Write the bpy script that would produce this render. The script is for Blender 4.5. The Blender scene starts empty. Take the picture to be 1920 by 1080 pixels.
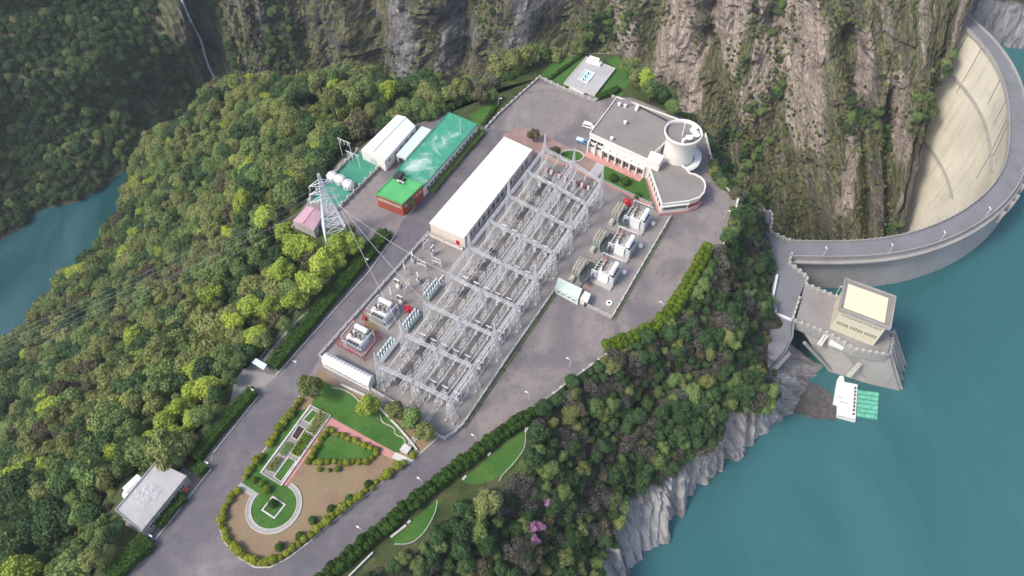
import bpy, math, random
import numpy as np
from mathutils import Vector, noise
from mathutils.bvhtree import BVHTree
R = math.radians
sc = bpy.context.scene
C = sc.collection
rnd = random.Random(7)

# ------------------------------------------------------------------ camera, sky, sun, exposure
CAM_H, PITCH, FPX = 190.0, R(53), 1370.0
cam = bpy.data.objects.new('camera', bpy.data.cameras.new('camera'))
C.objects.link(cam)
cam.location = (0, 0, CAM_H)
cam.rotation_euler = (math.pi / 2 - PITCH, 0, 0)
cam.data.sensor_width = 36.0
cam.data.lens = 36.0 * FPX / 1920.0
cam.data.clip_start = 1.0
cam.data.clip_end = 6000.0
sc.camera = cam

SUN_EL, SUN_AZ = R(48), R(247)          # azimuth clockwise from +Y
wd = bpy.data.worlds.new('World'); sc.world = wd
wd.use_nodes = True
wn = wd.node_tree
sky = wn.nodes.new('ShaderNodeTexSky'); sky.sky_type = 'NISHITA'; sky.sun_disc = False
sky.sun_elevation = SUN_EL; sky.sun_rotation = SUN_AZ
sky.air_density = 1.0; sky.dust_density = 3.0; sky.ozone_density = 1.0
bg = wn.nodes['Background']; bg.inputs['Strength'].default_value = 0.13
wn.links.new(sky.outputs[0], bg.inputs['Color'])
sl = bpy.data.lights.new('sun', 'SUN'); sl.energy = 1.5; sl.angle = R(14); sl.color = (1, 0.94, 0.84)
so = bpy.data.objects.new('sun', sl); C.objects.link(so)
sd = Vector((math.sin(SUN_AZ) * math.cos(SUN_EL), math.cos(SUN_AZ) * math.cos(SUN_EL), math.sin(SUN_EL)))
so.rotation_euler = sd.to_track_quat('Z', 'Y').to_euler()
so.location = sd * 900
sc.view_settings.view_transform = 'Standard'
sc.view_settings.look = 'None'
sc.view_settings.exposure = 0.95
sc.view_settings.gamma = 1.0
sc.cycles.max_bounces = 5
sc.cycles.diffuse_bounces = 3
sc.cycles.transparent_max_bounces = 6
sc.cycles.volume_bounces = 0

# ------------------------------------------------------------------ survey helpers
cT, sT = math.cos(PITCH), math.sin(PITCH)
def ray(x, y):
    u = (x - 960) / FPX; v = (540 - y) / FPX
    return Vector((u, cT + v * sT, -sT + v * cT))
def P(x, y, z=0.0):
    r = ray(x, y); t = (z - CAM_H) / r.z
    return (t * r.x, t * r.y)
def PL(pts, z=0.0):
    return [P(x, y, z) for x, y in pts]
def W(p):
    d = Vector(p) - Vector((0, 0, CAM_H))
    f = d.y * cT - d.z * sT; up = d.y * sT + d.z * cT
    return (960 + FPX * d.x / f, 540 - FPX * up / f, f)
def inview(p, m=60):
    x, y, f = W(p)
    return f > 0 and -m < x < 1920 + m and -m < y < 1080 + m
def cen(pts):
    return (sum(p[0] for p in pts) / len(pts), sum(p[1] for p in pts) / len(pts))
def dist(a, b):
    return math.hypot(a[0] - b[0], a[1] - b[1])
def inpoly(p, poly):
    x, y = p[0], p[1]; c = False; j = len(poly) - 1
    for i in range(len(poly)):
        xi, yi = poly[i]; xj, yj = poly[j]
        if (yi > y) != (yj > y) and x < (xj - xi) * (y - yi) / (yj - yi) + xi: c = not c
        j = i
    return c
def walk(pts, step):
    out = []; acc = 0.0
    for a, b in zip(pts, pts[1:]):
        L = dist(a, b)
        d = -acc if not out else step - acc
        if not out: d = 0
        while d <= L:
            out.append((a[0] + (b[0] - a[0]) * d / L, a[1] + (b[1] - a[1]) * d / L, math.atan2(b[1] - a[1], b[0] - a[0])))
            d += step
        acc = L - (d - step)
    return out
def smooth(pts, n=6, closed=False):
    out = []; k = len(pts)
    rng = range(k if closed else k - 1)
    for i in rng:
        p = [pts[(i + o) % k] if closed else pts[min(max(i + o, 0), k - 1)] for o in (-1, 0, 1, 2)]
        for s in range(n):
            t = s / n
            out.append(tuple(0.5 * (2 * p[1][c] + (p[2][c] - p[0][c]) * t + (2 * p[0][c] - 5 * p[1][c] + 4 * p[2][c] - p[3][c]) * t * t
                                    + (3 * p[1][c] - p[0][c] - 3 * p[2][c] + p[3][c]) * t ** 3) for c in range(len(p[1]))))
    if not closed: out.append(tuple(pts[-1]))
    return out

# ------------------------------------------------------------------ mesh builder
class MB:
    def __init__(s): s.v = []; s.f = []; s.m = []; s.cur = 0
    def add(s, vs, fs):
        n = len(s.v); s.v += [tuple(p) for p in vs]
        s.f += [tuple(i + n for i in f) for f in fs]; s.m += [s.cur] * len(fs)
        return s
    def box(s, c, d, rz=0.0):
        x, y, z = d[0] / 2, d[1] / 2, d[2] / 2; co, si = math.cos(rz), math.sin(rz)
        vs = []
        for dz in (-z, z):
            for dx, dy in ((-x, -y), (x, -y), (x, y), (-x, y)):
                vs.append((c[0] + dx * co - dy * si, c[1] + dx * si + dy * co, c[2] + dz))
        return s.add(vs, [(3, 2, 1, 0), (4, 5, 6, 7), (0, 1, 5, 4), (1, 2, 6, 5), (2, 3, 7, 6), (3, 0, 4, 7)])
    def bar(s, a, b, w, h=None):
        a, b = Vector(a), Vector(b); d = (b - a)
        if d.length < 1e-6: return s
        d.normalize(); up = Vector((0, 0, 1)) if abs(d.z) < 0.95 else Vector((1, 0, 0))
        e = d.cross(up).normalized() * (w / 2); g = e.cross(d).normalized() * ((h or w) / 2)
        vs = [a - e - g, a + e - g, a + e + g, a - e + g, b - e - g, b + e - g, b + e + g, b - e + g]
        return s.add(vs, [(3, 2, 1, 0), (4, 5, 6, 7), (0, 1, 5, 4), (1, 2, 6, 5), (2, 3, 7, 6), (3, 0, 4, 7)])
    def tube(s, a, b, r, n=8, r2=None):
        a, b = Vector(a), Vector(b); d = (b - a).normalized(); r2 = r if r2 is None else r2
        up = Vector((0, 0, 1)) if abs(d.z) < 0.95 else Vector((1, 0, 0))
        e = d.cross(up).normalized(); g = e.cross(d).normalized()
        vs = []
        for p, q in ((a, r), (b, r2)):
            for i in range(n):
                t = 2 * math.pi * i / n; vs.append(p + e * (q * math.cos(t)) + g * (q * math.sin(t)))
        fs = [(i, (i + 1) % n, n + (i + 1) % n, n + i) for i in range(n)]
        fs += [tuple(range(n - 1, -1, -1)), tuple(range(n, 2 * n))]
        return s.add(vs, fs)
    def lathe(s, prof, c=(0, 0, 0), n=24, closed_top=True):
        vs = []
        for r, z in prof:
            for i in range(n):
                t = 2 * math.pi * i / n; vs.append((c[0] + r * math.cos(t), c[1] + r * math.sin(t), c[2] + z))
        fs = []
        for k in range(len(prof) - 1):
            for i in range(n):
                j = (i + 1) % n; fs.append((k * n + i, k * n + j, (k + 1) * n + j, (k + 1) * n + i))
        if closed_top: fs.append(tuple((len(prof) - 1) * n + i for i in range(n)))
        return s.add(vs, fs)
    def prism(s, poly, z0, z1, top=True, bottom=False):
        ar = sum(a[0] * b[1] - b[0] * a[1] for a, b in zip(poly, poly[1:] + poly[:1]))
        if ar < 0: poly = poly[::-1]
        n = len(poly)
        vs = [(p[0], p[1], z0) for p in poly] + [(p[0], p[1], z1) for p in poly]
        fs = [(i, (i + 1) % n, n + (i + 1) % n, n + i) for i in range(n)]
        if top: fs.append(tuple(range(n, 2 * n)))
        if bottom: fs.append(tuple(range(n - 1, -1, -1)))
        return s.add(vs, fs)
    def strip(s, pts, w, z0, z1, closed=False):
        """a wall of width w along a plan polyline, mitred"""
        k = len(pts); L = []; Rr = []
        for i in range(k):
            a = pts[(i - 1) % k] if (closed or i > 0) else pts[i]
            b = pts[(i + 1) % k] if (closed or i < k - 1) else pts[i]
            d = Vector((b[0] - a[0], b[1] - a[1])); d = d.normalized() if d.length else Vector((1, 0))
            nx, ny = -d.y, d.x
            za, zb = (pts[i][2], pts[i][2]) if len(pts[i]) > 2 else (0, 0)
            L.append((pts[i][0] + nx * w / 2, pts[i][1] + ny * w / 2, za)); Rr.append((pts[i][0] - nx * w / 2, pts[i][1] - ny * w / 2, za))
        vs = []
        for l, r in zip(L, Rr):
            vs += [(l[0], l[1], l[2] + z0), (r[0], r[1], r[2] + z0), (r[0], r[1], r[2] + z1), (l[0], l[1], l[2] + z1)]
        fs = []
        m = k if closed else k - 1
        for i in range(m):
            a, b = 4 * i, 4 * ((i + 1) % k)
            fs += [(a + 3, a + 2, b + 2, b + 3), (a + 2, a + 1, b + 1, b + 2), (a, a + 3, b + 3, b), (a + 1, a, b, b + 1)]
        if not closed: fs += [(0, 1, 2, 3), (4 * k - 1, 4 * k - 2, 4 * k - 3, 4 * k - 4)]
        return s.add(vs, fs)
    def off(s, o):
        s.v = [(p[0] - o[0], p[1] - o[1], p[2] - o[2]) for p in s.v]; return s
    def mesh(s, name, mats, smoothed=False):
        me = bpy.data.meshes.new(name); me.from_pydata(s.v, [], s.f)
        for m in (mats if isinstance(mats, (list, tuple)) else [mats]): me.materials.append(m)
        if any(s.m): me.polygons.foreach_set('material_index', s.m)
        if smoothed: me.polygons.foreach_set('use_smooth', [True] * len(me.polygons))
        me.update(); return me
    def build(s, name, mats, parent=None, smoothed=False):
        return put(name, s.mesh(name, mats, smoothed), parent)
def put(name, me, parent=None, loc=None, rz=0.0):
    o = bpy.data.objects.new(name, me); C.objects.link(o)
    if parent is not None: o.parent = parent
    if loc is not None: o.location = loc
    if rz: o.rotation_euler = (0, 0, rz)
    return o
def tag(o, label=None, cat=None, group=None, kind=None):
    if label: o['label'] = label
    if cat: o['category'] = cat
    if group: o['group'] = group
    if kind: o['kind'] = kind
    return o
def thing(name, label, cat, loc=(0, 0, 0), rz=0.0, group=None):
    o = bpy.data.objects.new(name, None); C.objects.link(o)
    o.location = loc; o.rotation_euler = (0, 0, rz); o.empty_display_size = 0.5
    return tag(o, label, cat, group)
def dup(root, loc, rz=0.0, label=None, group=None, scale=None):
    r = root.copy(); C.objects.link(r); r.location = loc; r.rotation_euler = (0, 0, rz)
    if scale is not None: r.scale = scale
    if label: r['label'] = label
    if group: r['group'] = group
    for ch in list(root.children):
        c = ch.copy(); C.objects.link(c); c.parent = r
        for g in list(ch.children):
            d = g.copy(); C.objects.link(d); d.parent = c
    return r
ORD = ['first', 'second', 'third', 'fourth', 'fifth', 'sixth', 'seventh', 'eighth', 'ninth', 'tenth', 'eleventh', 'twelfth']

# ------------------------------------------------------------------ materials
def srgb(r, g, b):
    def f(c):
        c /= 255.0
        return c / 12.92 if c <= 0.04045 else ((c + 0.055) / 1.055) ** 2.4
    return (f(r), f(g), f(b), 1)
class NT:
    def __init__(s, name):
        s.m = bpy.data.materials.new(name); s.m.use_nodes = True; s.t = s.m.node_tree
        s.b = s.t.nodes['Principled BSDF']; s.o = s.t.nodes['Material Output']
        s.geo = s.n('ShaderNodeNewGeometry')
    def n(s, k, **kw):
        x = s.t.nodes.new(k)
        for a, b in kw.items(): setattr(x, a, b)
        return x
    def l(s, a, b): s.t.links.new(a, b)
    def pos(s, sx=1, sy=1, sz=1):
        m = s.n('ShaderNodeVectorMath', operation='MULTIPLY'); s.l(s.geo.outputs['Position'], m.inputs[0]); m.inputs[1].default_value = (sx, sy, sz)
        return m.outputs[0]
    def noise(s, scale, detail=4, rough=0.6, vec=None, dist=0.0):
        x = s.n('ShaderNodeTexNoise'); x.inputs['Scale'].default_value = scale; x.inputs['Detail'].default_value = detail
        x.inputs['Roughness'].default_value = rough; x.inputs['Distortion'].default_value = dist
        s.l(vec if vec is not None else s.geo.outputs['Position'], x.inputs['Vector']); return x.outputs['Fac']
    def ramp(s, fac, stops, interp='LINEAR'):
        x = s.n('ShaderNodeValToRGB'); e = x.color_ramp; e.interpolation = interp
        while len(e.elements) < len(stops): e.elements.new(0.5)
        for i, (p, c) in enumerate(stops):
            e.elements[i].position = p; e.elements[i].color = c if len(c) == 4 else (*c, 1)
        s.l(fac, x.inputs['Fac']); return x.outputs['Color']
    def mix(s, fac, a, b, mode='MIX'):
        x = s.n('ShaderNodeMix', data_type='RGBA', blend_type=mode)
        if isinstance(fac, (int, float)): x.inputs[0].default_value = fac
        else: s.l(fac, x.inputs[0])
        for i, c in ((6, a), (7, b)):
            if isinstance(c, tuple): x.inputs[i].default_value = c if len(c) == 4 else (*c, 1)
            else: s.l(c, x.inputs[i])
        return x.outputs[2]
    def math(s, op, a, b=0.0, clamp=False):
        x = s.n('ShaderNodeMath', operation=op, use_clamp=clamp)
        for i, c in ((0, a), (1, b)):
            if isinstance(c, (int, float)): x.inputs[i].default_value = c
            else: s.l(c, x.inputs[i])
        return x.outputs[0]
    def mrange(s, v, a, b, c=0.0, d=1.0):
        x = s.n('ShaderNodeMapRange', interpolation_type='SMOOTHSTEP'); s.l(v, x.inputs[0])
        for i, k in enumerate((a, b, c, d)): x.inputs[i + 1].default_value = k
        return x.outputs[0]
    def bump(s, h, strength=0.5, dist=0.3):
        x = s.n('ShaderNodeBump'); x.inputs['Strength'].default_value = strength; x.inputs['Distance'].default_value = dist
        s.l(h, x.inputs['Height']); s.l(x.outputs[0], s.b.inputs['Normal'])
    def done(s, col=None, rough=0.85, spec=0.3):
        if col is not None:
            if isinstance(col, tuple): s.b.inputs['Base Color'].default_value = col if len(col) == 4 else (*col, 1)
            else: s.l(col, s.b.inputs['Base Color'])
        s.b.inputs['Roughness'].default_value = rough
        s.b.inputs['Specular IOR Level'].default_value = spec
        return s.m
def k(c, f): return (min(c[0] * f, 1), min(c[1] * f, 1), min(c[2] * f, 1), 1)
def plain(name, c, rough=0.6, var=0.15, scale=0.6, fine=3.0, spec=0.3):
    t = NT(name)
    a = t.noise(scale, 5, 0.65); b = t.noise(fine, 3, 0.6)
    col = t.ramp(a, [(0.3, k(c, 1 - var)), (0.7, k(c, 1 + var))])
    col = t.mix(t.math('MULTIPLY', b, 0.35), col, k(c, 1 - var * 1.5))
    return t.done(col, rough, spec)
M = {}
M['white_roof'] = plain('white_roof', (0.80, 0.79, 0.75), 0.5, 0.06)
M['white_wall'] = plain('white_wall', (0.72, 0.69, 0.64), 0.7, 0.08)
M['cream_wall'] = plain('cream_wall', (0.62, 0.57, 0.44), 0.8, 0.1)
M['cream_roof'] = plain('cream_roof', (0.70, 0.64, 0.45), 0.8, 0.08)
M['beige_wall'] = plain('beige_wall', (0.66, 0.58, 0.50), 0.8, 0.06)
M['red_brick'] = plain('red_brick', (0.36, 0.085, 0.055), 0.85, 0.2)
M['pink_trim'] = plain('pink_trim', (0.52, 0.27, 0.24), 0.8, 0.15)
M['pink_roof'] = plain('pink_roof', (0.50, 0.31, 0.37), 0.6, 0.08)
M['glass'] = plain('window_glass', (0.035, 0.045, 0.05), 0.12, 0.2, spec=0.5)
M['dark'] = plain('dark_metal', (0.045, 0.05, 0.05), 0.6, 0.2)
M['steel'] = plain('galvanised_steel', (0.55, 0.55, 0.57), 0.45, 0.1)
M['white_paint'] = plain('white_paint', (0.78, 0.78, 0.77), 0.4, 0.05)
M['pale_green'] = plain('pale_green_paint', (0.62, 0.70, 0.62), 0.5, 0.08)
M['pale_blue'] = plain('pale_blue_sheet', (0.58, 0.68, 0.68), 0.45, 0.08)
M['porcelain'] = plain('porcelain', (0.50, 0.47, 0.38), 0.35, 0.15)
M['brown_porcelain'] = plain('brown_porcelain', (0.16, 0.11, 0.085), 0.3, 0.2)
M['grey_green'] = plain('grey_green_paint', (0.26, 0.31, 0.29), 0.5, 0.15)
M['dark_tank'] = plain('dark_tank_paint', (0.075, 0.09, 0.088), 0.5, 0.2)
M['red_paint'] = plain('red_paint', (0.55, 0.02, 0.04), 0.45, 0.15)
M['red_pipe'] = plain('faded_red_pipe', (0.36, 0.06, 0.08), 0.6, 0.25)
M['orange'] = plain('orange_paint', (0.62, 0.10, 0.05), 0.5, 0.15)
M['blue_paint'] = plain('blue_paint', (0.12, 0.25, 0.42), 0.35, 0.1)
M['tyre'] = plain('tyre_rubber', (0.02, 0.02, 0.02), 0.9, 0.1)
M['bark'] = plain('bark', (0.11, 0.08, 0.055), 0.95, 0.3)
M['kerb'] = plain('kerb_stone', (0.48, 0.46, 0.43), 0.9, 0.15)
M['stone'] = plain('pale_stone', (0.55, 0.54, 0.50), 0.9, 0.2, 0.8, 1.8)
M['pool_blue'] = plain('pool_tile', (0.50, 0.66, 0.68), 0.3, 0.1)
M['soil'] = plain('dark_soil', (0.06, 0.035, 0.03), 0.95, 0.3, 1.2)
M['rail'] = plain('white_rail', (0.74, 0.75, 0.78), 0.5, 0.08)
M['driftwood'] = plain('driftwood', (0.11, 0.10, 0.095), 0.9, 0.4)
def concrete(name, c, stain=0.5, streak=True):
    t = NT(name)
    a = t.noise(0.12, 6, 0.7); b = t.noise(1.3, 4, 0.6)
    col = t.ramp(a, [(0.25, k(c, 0.72)), (0.5, c), (0.78, k(c, 1.18))])
    if streak:
        v = t.noise(0.6, 5, 0.65, t.pos(1, 1, 0.06))
        col = t.mix(t.mrange(v, 0.52, 0.72, 0, stain), col, k(c, 0.45))
    col = t.mix(t.math('MULTIPLY', b, 0.4), col, k(c, 0.75))
    t.bump(b, 0.3, 0.1)
    return t.done(col, 0.9, 0.2)
M['concrete'] = concrete('concrete', (0.36, 0.345, 0.325))
M['quay_floor'] = concrete('quay_floor', (0.20, 0.20, 0.215), 0.3, False)
M['flat_roof'] = concrete('bitumen_flat_roof', (0.25, 0.225, 0.21), 0.3, False)
M['paved'] = concrete('grey_paving', (0.42, 0.41, 0.41), 0.3, False)
M['terrace_floor'] = concrete('terrace_floor', (0.28, 0.26, 0.25), 0.3, False)
def asphalt():
    t = NT('asphalt')
    a = t.noise(0.035, 5, 0.6, dist=0.6); b = t.noise(0.3, 5, 0.65); c = t.noise(6.0, 3, 0.6)
    col = t.ramp(a, [(0.28, (0.125, 0.112, 0.125)), (0.44, (0.18, 0.16, 0.162)), (0.54, (0.275, 0.235, 0.22)), (0.64, (0.225, 0.20, 0.195)), (0.75, (0.34, 0.315, 0.31))])
    col = t.mix(t.mrange(b, 0.45, 0.75, 0, 0.4), col, (0.14, 0.13, 0.14))
    cr = t.n('ShaderNodeTexVoronoi', feature='DISTANCE_TO_EDGE'); cr.inputs['Scale'].default_value = 0.07
    w = t.noise(0.25, 4, 0.6)
    wv = t.n('ShaderNodeVectorMath', operation='ADD'); t.l(t.geo.outputs['Position'], wv.inputs[0])
    sv = t.n('ShaderNodeVectorMath', operation='SCALE'); cb = t.n('ShaderNodeCombineXYZ'); t.l(w, cb.inputs[0]); t.l(w, cb.inputs[1]); t.l(cb.outputs[0], sv.inputs[0]); sv.inputs['Scale'].default_value = 9.0
    t.l(sv.outputs[0], wv.inputs[1]); t.l(wv.outputs[0], cr.inputs['Vector'])
    col = t.mix(t.mrange(cr.outputs['Distance'], 0.0, 0.009, 0.65, 0.0), col, (0.09, 0.08, 0.085))
    col = t.mix(t.math('MULTIPLY', c, 0.35), col, (0.12, 0.11, 0.12))
    oil = t.noise(0.55, 3, 0.5); col = t.mix(t.mrange(oil, 0.64, 0.72, 0, 0.5), col, (0.10, 0.092, 0.095))
    seam = t.n('ShaderNodeTexBrick'); seam.inputs['Scale'].default_value = 1.0; seam.inputs['Brick Width'].default_value = 11.0; seam.inputs['Row Height'].default_value = 5.5; seam.inputs['Mortar Size'].default_value = 0.07; seam.offset = 0.5
    rt = t.n('ShaderNodeMapping'); rt.inputs['Rotation'].default_value = (0, 0, R(-60)); t.l(t.geo.outputs['Position'], rt.inputs['Vector']); t.l(rt.outputs[0], seam.inputs['Vector'])
    col = t.mix(t.math('MULTIPLY', seam.outputs['Fac'], t.mrange(b, 0.4, 0.6, 0, 0.45)), col, (0.10, 0.09, 0.09))
    return t.done(col, 0.9, 0.25)
M['asphalt'] = asphalt()
def dark_asphalt():
    t = NT('dark_asphalt'); a = t.noise(0.06, 5, 0.6, dist=0.5); b = t.noise(0.4, 5, 0.65); c = t.noise(5.0, 3, 0.6)
    col = t.ramp(a, [(0.3, (0.115, 0.106, 0.122)), (0.5, (0.155, 0.142, 0.155)), (0.62, (0.20, 0.183, 0.19)), (0.75, (0.27, 0.25, 0.255))])
    col = t.mix(t.mrange(b, 0.45, 0.75, 0, 0.4), col, (0.085, 0.08, 0.095)); col = t.mix(t.math('MULTIPLY', c, 0.3), col, (0.08, 0.075, 0.085))
    return t.done(col, 0.9, 0.25)
M['dark_asphalt'] = dark_asphalt()
def yardmat():
    t = NT('switchyard_ground')
    a = t.noise(0.09, 5, 0.65); c = t.noise(2.2, 4, 0.7)
    col = t.ramp(a, [(0.3, (0.20, 0.175, 0.17)), (0.5, (0.26, 0.24, 0.225)), (0.72, (0.33, 0.295, 0.275))])
    col = t.mix(t.mrange(c, 0.4, 0.75, 0, 0.55), col, (0.15, 0.14, 0.145))
    return t.done(col, 0.95, 0.2)
M['yard'] = yardmat()
M['dark_gravel'] = plain('dark_gravel', (0.145, 0.135, 0.14), 0.95, 0.25, 0.5, 4)
M['pale_slab'] = plain('pale_cable_slab', (0.40, 0.38, 0.36), 0.9, 0.15, 0.6, 3)
def lawn(name, c1, c2, c3, wear=0.45):
    t = NT(name)
    a = t.noise(0.12, 5, 0.6); b = t.noise(1.5, 4, 0.7)
    col = t.ramp(a, [(0.3, c1), (0.5, c2), (0.72, c3)])
    col = t.mix(t.mrange(b, 0.4, 0.75, 0, wear + 0.15), col, k(c1, 0.5))
    d = t.noise(0.35, 5, 0.7); col = t.mix(t.mrange(d, 0.55, 0.72, 0, wear), col, (0.15, 0.145, 0.06))
    t.bump(t.noise(5, 3, 0.7), 0.6, 0.15)
    return t.done(col, 0.95, 0.15)
M['lawn'] = lawn('lawn_grass', (0.045, 0.115, 0.02), (0.06, 0.15, 0.03), (0.10, 0.18, 0.04))
M['verge'] = lawn('rough_verge', (0.03, 0.045, 0.016), (0.065, 0.085, 0.03), (0.11, 0.105, 0.055))
M['slab_path'] = plain('slab_path', (0.36, 0.35, 0.33), 0.9, 0.2, 1.5, 2.5)
M['dry_lawn'] = lawn('dry_lawn', (0.22, 0.155, 0.10), (0.27, 0.195, 0.125), (0.20, 0.18, 0.085), 0.12)
M['brick_path'] = plain('brick_path', (0.50, 0.24, 0.22), 0.9, 0.14, 0.8, 2.5)
M['apron'] = plain('red_paved_apron', (0.30, 0.20, 0.18), 0.9, 0.25, 0.3, 2)
def green_roof():
    t = NT('green_painted_roof')
    a = t.noise(0.075, 5, 0.62, dist=.6); b = t.noise(0.5, 5, 0.6)
    col = t.ramp(b, [(0.3, (0.042, 0.24, 0.15)), (0.7, (0.07, 0.33, 0.22))])
    col = t.mix(t.mrange(a, 0.52, 0.68, 0, .9), col, t.ramp(b, [(0.3, (0.25, 0.45, 0.36)), (0.6, (0.58, 0.64, 0.61))]))
    return t.done(col, 0.55, 0.3)
M['green_roof'] = green_roof()
M['green_floor'] = plain('green_floor', (0.055, 0.26, 0.17), 0.6, 0.2, 0.3, 1.2)
M['bright_green_roof'] = plain('bright_green_roof', (0.10, 0.42, 0.14), 0.6, 0.15, 0.3, 1.2)
M['float_green'] = plain('sea_green_mesh', (0.16, 0.50, 0.36), 0.5, 0.4, 0.8, 2)

def leaf(name, c, var=0.35, yellow=0.25, trans=0.25):
    t = NT(name)
    oi = t.n('ShaderNodeObjectInfo')
    dark = k(c, 1 - var); brt = k(c, 1 + var); yel = (min(c[0] * 1.4, 1), c[1] * 1.15, c[2] * 0.85, 1)
    col = t.ramp(oi.outputs['Random'], [(0.0, dark), (0.5, c), (0.8, brt), (1.0, t_mix(brt, yel, yellow * 2))])
    ri = t.math('MULTIPLY', t.geo.outputs['Random Per Island'], 1.0)
    col = t.mix(t.mrange(ri, 0.0, 1.0, 0.0, 0.55), col, t.ramp(ri, [(0, k(c, 0.5)), (0.6, c), (1, yel)]))
    t.l(col, t.b.inputs['Base Color']); t.b.inputs['Roughness'].default_value = 0.75; t.b.inputs['Specular IOR Level'].default_value = 0.15
    tr = t.n('ShaderNodeBsdfTranslucent'); t.l(col, tr.inputs['Color'])
    mx = t.n('ShaderNodeMixShader'); mx.inputs[0].default_value = trans
    t.l(t.b.outputs[0], mx.inputs[1]); t.l(tr.outputs[0], mx.inputs[2]); t.l(mx.outputs[0], t.o.inputs['Surface'])
    return t.m
def t_mix(a, b, f): return tuple(a[i] * (1 - f) + b[i] * f for i in range(3)) + (1,)
M['leaf_bright'] = leaf('bright_yellow_green_leaves', (0.36, 0.46, 0.085), 0.2, 0.2)
M['leaf_olive'] = leaf('olive_leaves', (0.225, 0.26, 0.095), 0.28, 0.15)
M['leaf_mid'] = leaf('mid_green_leaves', (0.165, 0.245, 0.085), 0.28, 0.2)
M['leaf_dark'] = leaf('dark_green_leaves', (0.068, 0.128, 0.05), 0.28, 0.1)
M['leaf_brown'] = leaf('brownish_leaves', (0.125, 0.118, 0.072), 0.3, 0.1)
M['leaf_grey'] = leaf('bare_grey_twigs', (0.15, 0.14, 0.125), 0.25, 0.0)
M['leaf_pink'] = leaf('pink_blossom', (0.42, 0.21, 0.36), 0.2, 0.0)
M['leaf_hedge'] = leaf('hedge_leaves', (0.05, 0.11, 0.02), 0.2, 0.2)
M['leaf_hedge_bright'] = leaf('bright_hedge_leaves', (0.13, 0.20, 0.02), 0.15, 0.3)
M['leaf_border'] = leaf('golden_border_leaves', (0.25, 0.29, 0.035), 0.22, 0.2)

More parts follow.
